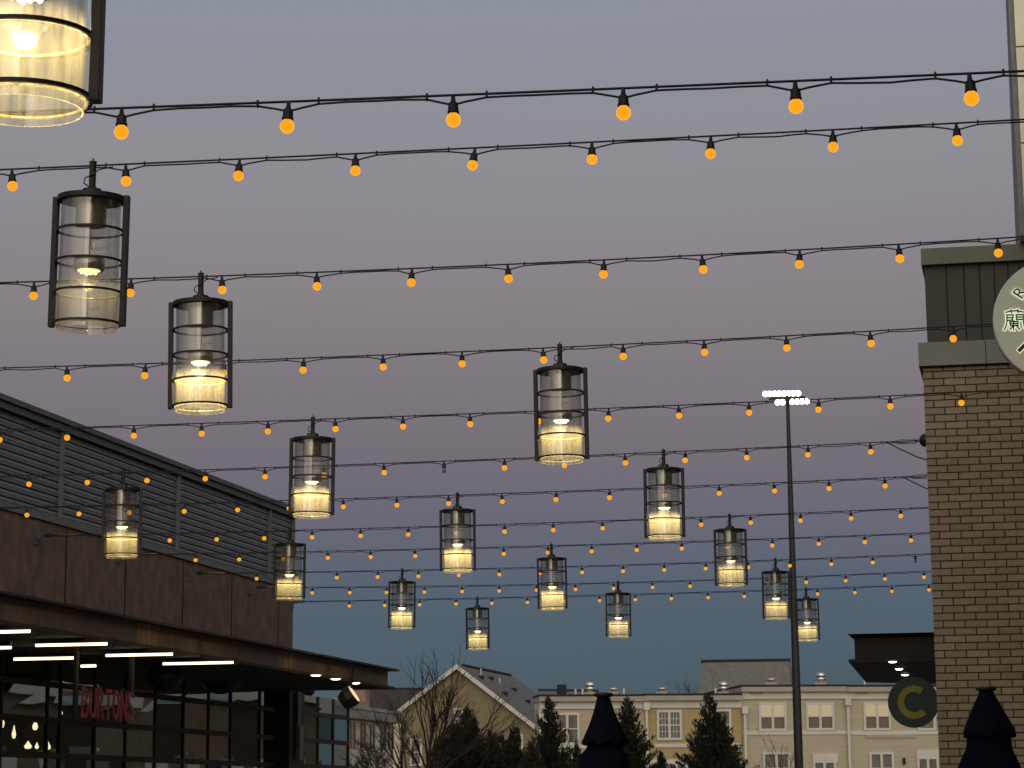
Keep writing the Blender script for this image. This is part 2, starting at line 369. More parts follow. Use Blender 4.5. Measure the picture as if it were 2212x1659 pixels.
# canopy
FX = -10.2
PFc = Plane((FX, 0, 0), (0, 1, 0), (1, 0, 0))
yE, zT = PFc.sz(846, 1447); _, zB = PFc.sz(833, 1481); _, zT0 = PFc.sz(0, 1279); _, zB0 = PFc.sz(0, 1345)
zT = (zT+zT0)/2; zB = (zB+zB0)/2; yE -= .25
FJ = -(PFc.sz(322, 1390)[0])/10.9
FASC = None
yj1 = PFc.sz(322, 1390)[0]; yj2 = PFc.sz(622, 1440)[0]; yj3 = PFc.sz(820, 1465)[0]
cyb = 24.0
cn = thing('canopy_part', (FX, cyb, zT), None, None)
bpy.data.objects.remove(cn)
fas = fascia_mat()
# joint positions for the painted warm light: spacing yj2-yj1
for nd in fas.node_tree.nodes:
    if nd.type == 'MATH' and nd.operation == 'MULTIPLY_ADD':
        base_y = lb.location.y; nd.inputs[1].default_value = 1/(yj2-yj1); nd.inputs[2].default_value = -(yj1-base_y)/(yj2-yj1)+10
MB().box((AX-9, ystart, zB+.03), (AX, yend, zl)).build('wall', conc, lb)
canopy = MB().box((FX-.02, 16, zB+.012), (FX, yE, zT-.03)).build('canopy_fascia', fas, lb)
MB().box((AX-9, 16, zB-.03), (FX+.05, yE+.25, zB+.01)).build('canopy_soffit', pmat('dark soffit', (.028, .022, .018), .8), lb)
rf = MB().box((AX+.005, 16, zT-.029), (FX+.12, yE+.3, zT)); rf.box((AX-2, yend+.02, zT-.03), (AX+.004, yE+.3, zT-.001)); rf.build('canopy_roof', pmat('canopy roof edge', (.015, .013, .012), .6), lb)
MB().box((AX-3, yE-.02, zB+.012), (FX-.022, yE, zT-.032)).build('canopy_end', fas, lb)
# glazed front
GX = AX+.25
PG = Plane((GX, 0, 0), (0, 1, 0), (1, 0, 0))
gy1 = PG.sz(752, 1600)[0]
frame = pmat('dark brown frame', (.025, .017, .012), .5, .2, .2, 8)
rail = pmat('olive brown rail', (.045, .032, .018), .6, .1, .2, 8)
zg = [PG.sz(0, v)[1] for v in (1466, 1548, 1628)]
ms = [-60, 0, 100, 128, 203, 270, 334, 395, 449, 497, 560, 686, 719]
ys = sorted(PG.sz(u, 1580)[0] for u in ms)
ys = [y for y in ys if y > 17]
ypil0, ypil1 = PG.sz(597, 1560)[0], PG.sz(630, 1560)[0]
ztop = zB-.032
levels = [.12]+sorted(zg)+[ztop]
vert = [ystart+4]+ys+[gy1]
vert = sorted(vert)
for i in range(len(vert)):
    MB().box((GX-.03, vert[i]-.022, .1), (GX+.022, vert[i]+.022, ztop)).build('mullion', frame, lb)
for z in levels[:-1]:
    MB().box((GX-.025, vert[0], z-.038), (GX+.017, vert[-1]+.02, z+.038)).build('transom', rail, lb)
gp = 0
for i in range(len(vert)-1):
    y0, y1 = vert[i]+.023, vert[i+1]-.023
    if y1-y0 < .05: continue
    for j in range(len(levels)-1):
        z0, z1 = levels[j]+.039, levels[j+1]-(.039 if j < len(levels)-2 else 0)
        ty = rnd.uniform(-.004, .004)
        MB().add([(GX+ty, y0, z0), (GX-ty, y1, z0), (GX-ty*.3, y1, z1), (GX+ty*.6, y0, z1)], [(0,1,2,3)]).build('pane', shopglass, lb, origin=(GX, (y0+y1)/2, (z0+z1)/2))
MB().box((GX-.4, ypil0, .0), (GX+.22, ypil1, ztop)).build('corner_pillar', frame, lb)
# dining room behind the glass
MB().box((AX-7.2, ystart+3, .1), (AX-7, gy1, zB-.031)).build('back_wall', pmat('dim dining room wall', (.10, .085, .06), .9, 0, .5, .5, detail=3), lb)
MB().box((AX-7, gy1-.15, .1), (AX-.02, gy1+.02, zB-.031)).build('end_wall', frame, lb)
MB().box((AX-7, ystart+3, .1), (AX-.02, ystart+3.2, zB-.031)).build('near_wall', frame, lb)
MB().box((AX-6.5, 24, .1), (AX-5.9, 38, 1.15)).build('bar_counter', pmat('bar wood', (.12, .07, .035), .5, 0, .3, 3), lb)
for y in (24, 28, 32, 36, 40):
    MB().box((AX-4, y-.12, .1), (AX-3.76, y+.12, zB-.031)).build('inner_column', frame, lb)
# downspout light strip on the pillar
yp = PG.sz(716/1.157, 1500)[0]
MB().box((GX+.23, ypil0+.30, 2.9), (GX+.28, ypil0+.46, ztop)).build('upper_downpipe', pmat('grey pipe', (.16, .14, .13), .6), lb)
MB().box((GX+.23, ypil0+.34, 2.35), (GX+.30, ypil0+.56, 2.9)).build('lower_downpipe', pmat('pale pipe', (.28, .24, .21), .6), lb)

# tubes under the canopy
tube_m = emat('warm tube light', (1.0, .80, .48), 3.6, True)
zt = zB-.10
def tube_light(u0, v0, u1, v1, label):
    a = on_z(u0, v0, zt); b = on_z(u1, v1, zt); m = (a+b)/2
    # straight across the canopy
    t = thing('tube_light', (m.x, m.y, zB-.03), label, 'lamp', 'tube lights under the steel canopy')
    hl = (b-a).length/2; d = Vector((1, 0, 0))
    MB().box((m.x-hl, m.y-.03, zt+.02), (m.x+hl+.05, m.y+.03, zB-.032)).build('housing', frame, t)
    MB().tube([(m.x-hl, m.y, zt), (m.x+hl, m.y, zt)], .015, 10).build('tube', tube_m, t)
    MB().box((m.x+hl, m.y-.025, zt-.03), (m.x+hl+.04, m.y+.025, zt+.021)).build('end_cap', black, t)
def indoor_tube(u0, v0, u1, v1, lab):
    a = on_z(u0, v0, zB-.16); r_ = ray(u1, v1); kk = a.y/r_.y; hl = abs(r_.x*kk-a.x)/2; m = Vector((a.x+hl, a.y, a.z))
    t = thing('indoor_tube_light', m, lab, 'lamp', 'tube lights inside the dining room')
    MB().tube([(m.x-hl, m.y, m.z), (m.x+hl, m.y, m.z)], .015, 10).build('tube', tube_m, t)
    MB().box((m.x-hl, m.y-.03, m.z+.022), (m.x+hl, m.y+.03, m.z+.06)).build('housing', black, t)
    for q in (-.6, .6): MB().tube([(m.x+hl*q, m.y, m.z+.06), (m.x+hl*q, m.y, zB-.031)], .006, 5).build('hanger', black, t)
indoor_tube(30, 1424, 167, 1419, 'long thin tube light glowing inside behind the glass at lower left')
indoor_tube(-30, 1400, 24, 1398, 'short piece of indoor tube light at the left picture edge')
indoor_tube(175, 1439, 207, 1438, 'short indoor tube light seen above the first red letters')
tube_light(-60, 1366, 70, 1364, 'nearest warm tube light under the canopy, cut by the left edge')
tube_light(76, 1394, 235, 1391, 'warm tube light under the canopy above the red letters')
tube_light(229, 1416, 375, 1413, 'warm tube light under the canopy, third from the left edge')
tube_light(361, 1435, 497, 1430, 'farthest warm tube light under the canopy, last before the pillar')
dl = emat('downlight glow', (1.0, .85, .62), 6.0, False)
def downlight(p, r, label, group):
    t = thing('downlight', p, label, 'lamp', group)
    MB().lathe([(r*1.35, 0), (r*1.35, -.012), (r, -.016)], p, 16, capt=False).build('trim_ring', galv, t)
    MB().lathe([(r, -.017), (r*.7, -.03), (0, -.034)], p, 16).build('lens', dl, t)
for (u, v), lb_ in zip(((682, 1456), (725, 1464), (767.5, 1473)), ('left one of three downlights near the canopy tip', 'middle one of three downlights near the canopy tip', 'right one of three downlights near the canopy tip')):
    downlight(on_z(u, v, zB-.032), .075, lb_, 'downlights at the canopy tip')
# black bowl heaters hanging below the canopy
def bowl(u, v, Y, r, label, tilt=0):
    d = ray(u, v); k = Y/d.y; p = Vector((d.x*k, Y, d.z*k+EYE))
    t = thing('patio_heater', (p.x, p.y, zB-.03), label, 'heater', 'black heaters under the steel canopy')
    MB().tube([(p.x, p.y, zB-.03), (p.x, p.y, p.z)], .018, 8).build('stem', black, t)
    MB().lathe([(.05, .06), (r*.55, .0), (r, -.17), (r*.97, -.20), (r*.6, -.33), (r*.2, -.37), (0, -.37)], p, 20).build('bowl', black, t)
bowl(357, 1432, 31.6, .25, 'black bowl heater hanging right of the red letters')
bowl(476, 1446, 37.5, .36, 'large black bowl heater hanging past the last tube light')
bowl(640, 1472, 43.5, .33, 'black bowl heater hanging just right of the pillar')
p = on_z(759, 1503, 3.05)
fl = thing('floodlight', (p.x, p.y, zB-.03), 'black drum floodlight with a lit edge hanging under the canopy tip', 'lamp')
MB().tube([(p.x, p.y, zB-.03), (p.x, p.y, p.z+.1)], .02, 8).build('stem', black, fl)
ax = Vector((.9, .08, .62)).normalized(); a1_ = ax.orthogonal().normalized(); a2_ = ax.cross(a1_)
def drum(mb, r, h0, h1, r2=None, n=10):
    r2 = r if r2 is None else r2
    vs = [p+a1_*(q*math.cos(2*math.pi*i/n))+a2_*(q*math.sin(2*math.pi*i/n))+ax*h for q, h in ((r, h0), (r2, h1)) for i in range(n)]
    mb.add(vs, [tuple(reversed(range(n))), tuple(range(n, 2*n))]+[(i, (i+1) % n, n+(i+1) % n, n+i) for i in range(n)]); return mb
drum(drum(MB(), .10, -.16, -.06, .145), .145, -.06, .04).build('housing', black, fl)
drum(MB(), .122, .041, .050).build('lens', emat('floodlight lens', (1.0, .76, .38), 1.0, False), fl)

# hanging red letters
zs0 = PFc.sz(270, 1556)[1]; zs1 = PFc.sz(200, 1480)[1]
sgx = FX-.25
PS = Plane((sgx, 0, 0), (0, 1, 0), (1, 0, 0))
ya, yb = PS.sz(177, 1520)[0], PS.sz(292, 1530)[0]
zlo = PS.sz(177, 1550)[1]; zhi = PS.sz(177, 1482)[1]
sg = thing('hanging_sign', (sgx, (ya+yb)/2, zB), 'row of tall dark red letters reading BURTONS hung below the canopy', 'sign')
red = pmat('dark red letter paint', (.22, .035, .04), .5, 0, .35, 5)
wl = (yb-ya)/7
for i, ch in enumerate('BURTONS'):
    mb = text_mesh(ch, wl*.80, zhi-zlo, .018)
    # letter plane x->+Y, thickness to -X
    mb.v = [Vector((sgx+p.y, ya+wl*i+.02+p.x, zlo+p.z)) for p in mb.v]
    mb.build('letter', red, sg)
for (u, dz) in ((171, 0), (291, .55)):
    y = PS.sz(u, 1500)[0]
    MB().box((sgx-.06, y-.045, (zlo if not dz else zhi-.02)), (sgx-.025, y+.045, zB-.032)).build('hanger_post', black, sg)

# inside: small warm table and shelf lamps seen through the panes at lower left
il = emat('interior lamp glow', (1.0, .84, .56), 3.2, False)
for (u, v, r, h, lab) in ((2, 1562, .05, .12, 'leftmost warm lamp glowing behind the glass at the picture edge'), (30, 1586, .03, .1, 'small slanting lamp glow behind the glass near the left edge'),
                     (76, 1569, .04, .09, 'lamp glowing behind the glass just under the wide rail'), (60.5, 1612, .055, .06, 'round lamp behind the glass, left one of the low trio'),
                     (79.5, 1613, .03, .05, 'tiny lamp behind the glass, middle one of the low trio'), (103, 1613, .045, .07, 'lamp behind the glass, right one of the low trio'),
                     (131, 1540, .03, .06, 'tiny lamp behind the glass left of the red letters')):
    q = on_x(u, v, AX-1.2)
    t = thing('indoor_lamp', q, lab, 'lamp', 'small lamps inside the restaurant')
    MB().lathe([(.004, h*1.2), (r*.5, h*.6), (r, 0), (r*.7, -h*.5), (0, -h*.6)], q, 12).build('shade', il, t)
    MB().tube([q+Vector((0,0,h)), q+Vector((0,0,h+.25))], .004, 5).build('flex', black, t)

# ================================================================== RIGHT BUILDING (tan brick)
YF = 23.7
PR = Plane((0, YF, 0), (1, 0, 0), (0, -1, 0))
xe = -.865
rb = thing('brick_building', (2.6, 30, 0), 'tan brick building with grey metal bands and a tall cream upper wall', 'building')
course = .0677; blen = .1975
zc0 = PR.sz(1997, 795)[1]; zc1 = PR.sz(1994, 742)[1]
bm_front = brick_mat('tan brick front', (.33, .275, .19), (.255, .213, .145), (.05, .040, .029), course, blen, 'xz', 0, (.02, (30*0)+.018))
wl_ = MB().box((xe, YF, 0), (6, 50, zc0)); wl_.build('brick_wall', bm_front, rb)
bandm = pmat('grey green metal band', (.20, .225, .195), .55, .2, .08, 2)
boxm = pmat('dark green grey cladding', (.055, .062, .052), .6, .2, .12, 2)
bd = MB().box((xe-.035, YF-.05, zc0+.012), (6, 50, zc1)); bd.build('metal_band', bandm, rb)
MB().box((xe-.02, YF-.03, zc0+.001), (6, 50, zc0+.011)).build('band_shadow_gap', jnt, rb)
zu0 = zc1; zu1 = PR.sz(2000, 572)[1]; zu2 = PR.sz(1996, 537)[1]
MB().box((xe+.05, YF+.06, zc1+.001), (6, 49, zu1)).build('upper_cladding', boxm, rb)
for u in (2046, 2084, 2118, 2150, 2180, 2206):
    x = PR.sz(u, 650)[0]; MB().box((x-.005, YF+.054, zc1+.003), (x+.005, YF+.0605, zu1-.002)).build('cladding_seam', jnt, rb)
MB().box((xe+.025, YF-.005, zu1+.001), (6, 49.1, zu2)).build('cornice', pmat('cornice metal', (.145, .155, .12), .55, .2, .08, 2), rb)
x = PR.sz(2130, 770)[0]; MB().box((x-.003, YF-.0535, zc0+.013), (x+.003, YF-.0505, zc1-.002)).build('band_seam', jnt, rb)
# cream upper wall
xc = PR.sz(2207, 560)[0]; zcw = PR.sz(2207, 562)[1]
cream = pmat('cream panel', (.80, .80, .64), .7, 0, .06, 3, .1, 60)
MB().box((xc-.005, YF-.14, zu2+.003), (6, 49, 12)).build('grey_side_trim', pmat('grey side trim', (.20, .205, .215), .6), rb)
zj = [zu2+.004, PR.sz(2212, 318)[1], PR.sz(2212, 111)[1], 11.9]
for a, b in zip(zj[:-1], zj[1:]):
    MB().box((xc+.045, YF-.17, a+.008), (6, YF-.142, b-.008)).build('cream_panel', cream, rb)
# side details that only the opposite glass can see: cornice band and framed windows
tr_ = pmat('white painted trim', (.62, .62, .56), .6, 0, .08, 4)
MB().box((xe-.04, 30, 4.3), (xe-.001, 49.5, 4.6)).build('side_cornice', tr_, rb)
for i in range(5):
    y = 32+i*3.3
    w_ = MB().box((xe-.03, y-.62, 1.1), (xe-.001, y+.62, 3.0)).build('side_window', tr_, rb)
    MB().box((xe-.035, y-.52, 1.2), (xe-.031, y-.03, 2.9)).build('pane', pmat('lit side pane', (.30, .27, .15), .3), w_, origin=(xe, y, 2)) if i == 0 else MB().box((xe-.035, y-.52, 1.2), (xe-.031, y-.03, 2.9)).build('pane', MATS['lit side pane'], w_, origin=(xe, y, 2))
# shop front wing running back past the camera on the right, and further brick blocks up the street
MB().box((1.9, -9, 0), (9, YF-.2, 8.2)).build('front_wing', brick_mat('tan brick side', (.235, .185, .118), (.20, .155, .098), (.035, .026, .018), course, blen, 'yz'), rb)
MB().box((1.8, -9.1, 8.2), (9, YF-.19, 8.7)).build('wing_cornice', tr_, rb)
fb = thing('corner_building', (4, 65, 0), 'brown brick block with white cornice, seen only mirrored in the shop glass', 'building')
MB().box((xe+.3, 50.2, 0), (9, 66, 4.2)).build('low_wing', pmat('olive stucco block', (.17, .15, .09), .85, 0, .2, 3), fb)
MB().box((xe+.1, 50.1, 4.2), (9.1, 66, 4.5)).build('low_cornice', tr_, fb)
MB().box((xe+.3, 66.01, 0), (9, 84, 6.6)).build('wall', pmat('brown brick block', (.20, .135, .085), .85, 0, .2, 3), fb)
MB().box((xe+.05, 66.0, 4.7), (9.1, 84.1, 5.3)).build('cornice', tr_, fb)
for i in range(9):
    y = 52.5+i*3.6
    for z in (1.1,):
        MB().box((xe+.24, y-.7, z), (xe+.299, y+.7, z+1.9)).build('window', tr_, fb)
# unseen block added behind the camera: it keeps the low afterglow off the street
hb = thing('afterglow_blocker', (-4, -16, 0), 'unseen brick block added behind the viewer to hold back the afterglow', 'building')
MB().box((-40, -22, 0), (1.8, -12, 6.4)).build('wall', pmat('blocker brick', (.18, .12, .085), .85, 0, .2, 3), hb)
MB().box((-40.2, -22.2, 6.4), (1.79, -11.8, 6.9)).build('cornice', tr_, hb)
# dark side canopy
YC = 31.0
PC = Plane((0, YC, 0), (1, 0, 0), (0, -1, 0))
dk = pmat('black brown canopy metal', (.016, .011, .008), .6, .2, .3, 4)
s0, z0_ = PC.sz(1847, 1427); s1, z1_ = PC.sz(1845, 1379); sT, zT_ = PC.sz(1832, 1371); sB, zB_ = PC.sz(1834, 1429)
sc_ = thing('side_canopy', (xe, YC, z0_), 'black flat canopy sticking out behind the brick corner', 'canopy')
xr = xe-.01
mb = MB().box((s0, YC, z0_+.02), (xr, YC+6, z1_)); mb.build('fascia', dk, sc_)
# upper lip flares outwards
MB().add([(s0, YC, z1_), (sT, YC-.12, zT_), (xr, YC-.12, zT_), (xr, YC, z1_), (s0, YC+6, z1_), (sT, YC+6.1, zT_), (xr, YC+6.1, zT_), (xr, YC+6, z1_)],
         [(0,1,2,3), (0,4,5,1), (1,5,6,2), (4,7,6,5)]).build('top_lip', dk, sc_)
fa = on_z(1925, 1508, z0_)
MB().prism([(sB, YC-.05, z0_+.015), (xr, YC-.05, z0_+.015), (xr, YC+7, z0_+.015), (on_z(1962, 1540, z0_).x+.1, YC+5.5, z0_+.015)], (0,0,-1), .035).build('soffit', dk, sc_)
for (u, v), lab in zip(((1928, 1426), (1942, 1442), (1955, 1454.5)), ('nearest of three downlights under the black side canopy', 'middle one of three downlights under the black side canopy', 'farthest of three downlights under the black side canopy')):
    downlight(on_z(u, v, z0_-.02), .05, lab, 'downlights under the black side canopy')

# round C sign
YS = 27.5; PCs = Plane((0, YS, 0), (1, 0, 0), (0, -1, 0))
cxs, czs = PCs.sz(1973, 1517); rC = PCs.sz(2028, 1517)[0]-cxs
cs = thing('round_sign', (cxs, YS, czs), 'round dark green sign with a yellow letter C beside the brick corner', 'sign')
MB().lathe([(rC*.985, -.03), (rC, -.022), (rC, .022), (rC*.985, .03)], (cxs, YS, czs), 48, axis='y').build('disc', pmat('dark green sign face', (.012, .028, .026), .5, 0, .2, 3), cs)
ym = pmat('dull yellow letter', (.21, .20, .025), .6, 0, .15, 3)
c0x, c0z = PCs.sz(1976, 1517); r1, r0 = rC*.66, rC*.40
vs = []; nC = 40
for i in range(nC+1):
    a = math.radians(52)+math.radians(360-52-44)*i/nC
    for r_ in (r0, r1): vs.append((c0x-rC*.02+r_*math.cos(a)*.98, 0, c0z+r_*math.sin(a)*1.0))
mb = MB(); m_ = len(vs)
mb.add([(q[0], YS-.031, q[2]) for q in vs]+[(q[0], YS-.037, q[2]) for q in vs],
       [(2*i, 2*i+1, 2*i+3, 2*i+2) for i in range(nC)]+[(m_+2*i, m_+2*i+2, m_+2*i+3, m_+2*i+1) for i in range(nC)]+
       [(2*i, 2*i+2, m_+2*i+2, m_+2*i) for i in range(nC)]+[(2*i+1, m_+2*i+1, m_+2*i+3, 2*i+3) for i in range(nC)]+[(0, m_, m_+1, 1), (2*nC, 2*nC+1, m_+2*nC+1, m_+2*nC)])
mb.build('letter', ym, cs)
MB().box((cxs+rC*.9, YS-.02, czs+.15), (xe-.001, YS+.02, czs+.2)).build('arm', dk, cs)
MB().box((cxs+rC*.9, YS-.02, czs-.2), (xe-.001, YS+.02, czs-.15)).build('arm', dk, cs)
MB().box((xe-.06, YS-.05, czs-.9), (xe-.002, YS+.05, czs+.5)).build('wall_plate', pmat('brown plate', (.05, .03, .02), .6), cs)

# big round sign at the right edge
YB = 17.5; PB = Plane((0, YB, 0), (1, 0, 0), (0, -1, 0))
bx, bz = PB.sz(2283, 690); rB = bx-PB.sz(2146, 690)[0]
bs = thing('round_sign', (bx, YB, bz), 'large pale round sign with black letters cut by the right picture edge', 'sign')
facem = pmat('pale sign face', (.74, .78, .66), .5, 0, .06, 3)
MB().lathe([(rB*.995, .004), (rB, .0), (rB, -.10), (rB*.99, -.104)], (bx, YB, bz), 96, axis='y').build('disc', facem, bs)
MB().lathe([(rB+.001, -.02), (rB+.006, -.02), (rB+.006, -.10), (rB+.001, -.10)], (bx, YB, bz), 96, axis='y', capb=False, capt=False).build('rim', galv, bs)
ink = pmat('black letter face', (.015, .012, .016), .5)
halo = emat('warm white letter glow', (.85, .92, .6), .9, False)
def flat_letter(ch, u, v, hpx, wpx, rot):
    sc = YB/F*1.02
    cx_, cz_ = PB.sz(u, v); 
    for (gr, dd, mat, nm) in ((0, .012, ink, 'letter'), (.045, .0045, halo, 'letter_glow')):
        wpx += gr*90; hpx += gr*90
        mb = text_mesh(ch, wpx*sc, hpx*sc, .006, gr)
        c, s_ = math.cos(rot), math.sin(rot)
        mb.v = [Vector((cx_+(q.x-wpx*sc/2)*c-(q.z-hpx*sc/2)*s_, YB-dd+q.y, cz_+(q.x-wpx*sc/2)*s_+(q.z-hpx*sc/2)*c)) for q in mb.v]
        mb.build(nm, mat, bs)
    return
flat_letter('R', 2203, 632, 25, 19, math.radians(54))
def strokes(name, mat, segs, w, y0, y1):
    mb = MB()
    for seg in segs:
        pts = [PB.sz(u, v) for u, v in seg]
        for (xa, za), (xb, zb) in zip(pts[:-1], pts[1:]):
            d = Vector((xb-xa, 0, zb-za)); nrm = Vector((-d.z, 0, d.x)).normalized()*w/2; e = d.normalized()*w*.35
            a, b = Vector((xa, 0, za))-e, Vector((xb, 0, zb))+e
            mb.prism([a+nrm+Vector((0,y0,0)), a-nrm+Vector((0,y0,0)), b-nrm+Vector((0,y0,0)), b+nrm+Vector((0,y0,0))], (0,1,0), y1-y0)
    return mb.build(name, mat, bs)
# the Chinese character, first of those on the sign (coordinates measured on the sign face)
K = 1/1.1573
def k(x, y): return ((2440+x/5.53)*K, (640+y/5.53)*K)
orchid = [[k(410,785), k(480,765), k(560,762), k(660,780)], [k(480,750), k(492,790)], [k(575,740), k(585,785)],
          [k(425,820), k(430,900), k(415,980), k(392,1025)], [k(425,820), k(515,820), k(505,890), k(430,895)], [k(428,858), k(508,858)],
          [k(555,818), k(655,815), k(655,900), k(668,980), k(690,1020)], [k(555,818), k(560,885), k(650,880)], [k(558,850), k(652,848)],
          [k(520,900), k(520,1030)], [k(465,915), k(580,910), k(582,965), k(480,970), k(465,915)], [k(468,942), k(582,938)], [k(515,975), k(470,1020)], [k(560,970), k(605,1020)]]
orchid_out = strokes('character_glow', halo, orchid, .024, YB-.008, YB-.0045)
bars = [[k(600,1310), k(700,1205)], [k(650,1258), k(700,1310)]]
strokes('character', ink, orchid, .0085, YB-.018, YB-.0085)
strokes('letter', ink, [bars[0]], .024, YB-.018, YB-.0085)
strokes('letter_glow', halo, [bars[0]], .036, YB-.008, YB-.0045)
MB().box((bx+rB*.7, YB+.03, bz+.1), (3.5, YB+.08, bz+.15)).build('arm', black, bs)

# ================================================================== STRING LIGHTS
KR = .085
rows = {1:(8.79, [(262,278),(623,266),(979,252),(1347,236),(1719,221),(2096,206)]),
2:(12.60, [(25,396),(271,388),(517,376),(768,364),(1026,351),(1279,339),(1536,327),(1800,313),(2067,299)]),
3:(15.64, [(73,634),(283,628),(479,623),(684,615),(890,607),(1097,597),(1305,588),(1517,577),(1728,565),(1942,556),(2156,542)]),
4:(18.82, [(144,814),(314,807),(484,801),(656,795),(827,789),(998,783),(1173,775),(1346,767),(1521,757),(1699,747),(1880,738),(2060,728)]),
5:(22.15, [(0,946),(144,942),(289,938),(435,934),(579,929),(724,926),(870,919),(1015,913),(1165,907),(1315,900),(1466,893),(1618,887),(1769,881),(1923,875),(2078,869)]),
6:(25.31, [(63,1043),(188,1040),(317,1037),(443,1031),(572,1026),(700,1021),(829,1017),(959,1012),(1090,1008),(1218,1004),(1350,999),(1481,993),(1613,986),(1746,979),(1880,972)]),
7:(28.49, [(58,1111),(170,1108),(281,1105),(398,1101),(514,1098),(625,1095),(741,1091),(857,1090),(969,1086),(1084,1081),(1202,1078),(1317,1073),(1436,1068),(1554,1062),(1672,1057),(1791,1053),(1911,1047)]),
8:(31.59, [(367,1165),(468,1163),(571,1161),(674,1159),(779,1156),(882,1152),(986,1148),(1090,1143),(1195,1142),(1301,1139),(1407,1136),(1514,1133),(1621,1128),(1730,1123),(1838,1115),(1946,1112)]),
9:(34.60, [(423,1210),(517,1208),(612,1204),(708,1200),(800,1198),(896,1198),(992,1197),(1088,1195),(1184,1193),(1278,1190),(1376,1187),(1473,1183),(1571,1179),(1669,1176),(1769,1173),(1868,1169),(1968,1164)]),
10:(37.69, [(555,1248),(641,1247),(728,1246),(816,1245),(904,1243),(992,1241),(1079,1238),(1168,1237),(1257,1235),(1346,1230),(1435,1228),(1525,1227),(1616,1224),(1706,1221),(1796,1217),(1886,1214),(1977,1208)]),
11:(40.76, [(675,1280),(755,1279),(835,1277),(917,1276),(998,1275),(1079,1274),(1160,1273),(1243,1272),(1326,1270),(1409,1269),(1491,1266),(1574,1262),(1658,1258),(1742,1255),(1827,1250),(1911,1248),(1996,1247)]),
12:(43.15, [(755,1307),(831,1306),(907,1304),(985,1303),(1062,1302),(1139,1300),(1217,1298),(1295,1296),(1372,1294),(1451,1291),(1529,1288),(1608,1287),(1687,1284),(1766,1281),(1846,1278),(1927,1276),(2007,1273)])}
unlit = {(6, 7), (10, 16)}
labels = {1:'nearest and largest string of amber bulbs, topmost in the sky', 2:'string of amber bulbs holding the big dimly lit lantern at upper left',
3:'string of amber bulbs holding the lantern with the strong yellow glow at left', 4:'string of amber bulbs holding the central lantern, ending behind the pale round sign',
5:'string of amber bulbs passing right under the stadium lights and across the brick front', 6:'string of amber bulbs with one grey unlit bulb near its middle',
7:'string of amber bulbs tied to the brick corner by the lower visible ring bolt', 8:'string of amber bulbs starting from the nearest visible wall bracket at left',
9:'string of amber bulbs carrying only the lantern directly beneath the central one', 10:'string of amber bulbs whose last bulb beside the brick wall is unlit',
11:'second lowest string of amber bulbs, just above the farthest one', 12:'lowest and farthest string of amber bulbs, just above the houses'}
# one socket and bulb mesh for all
def mesh_of(mb, name, mat):
    o = mb.build(name, mat); m = o.data; bpy.data.objects.remove(o); return m
sock = MB().lathe([(.004, .004), (.008, 0), (.010, -.014), (.0165, -.017), (.0185, -.030), (.0195, -.046), (.0215, -.048), (.0215, -.055), (.016, -.056)], n=16)
sock.lathe([(.006, .014), (.0075, .008), (.0075, -.004)], n=8)
sock_m = mesh_of(sock, 'bulb_socket', rubber)
tie_m = mesh_of(MB().tube([(0, -.006, -.014), (0, -.007, .006), (0, -.002, .013)], .0045, 5), 'cable_tie', rubber)
def sphere_prof(r, top): return [(r*math.sin(math.pi*i/14), -r*math.cos(math.pi*i/14)) for i in range(15) if -math.cos(math.pi*i/14) < top]
bulb_mb = MB().lathe(sphere_prof(.0268, .80)+[(.0145, .024)], n=20)
bulb_m = mesh_of(bulb_mb, 'bulb', amber)
dead_m = mesh_of(MB().lathe([(0, -.030), (.010, -.028), (.017, -.018), (.0195, -.004), (.017, .012), (.0135, .024)], n=18), 'unlit_bulb', deadb)
CABLE = {}
KN = math.sqrt(1+KR*KR)
tdir = Vector((1, KR, 0))/KN
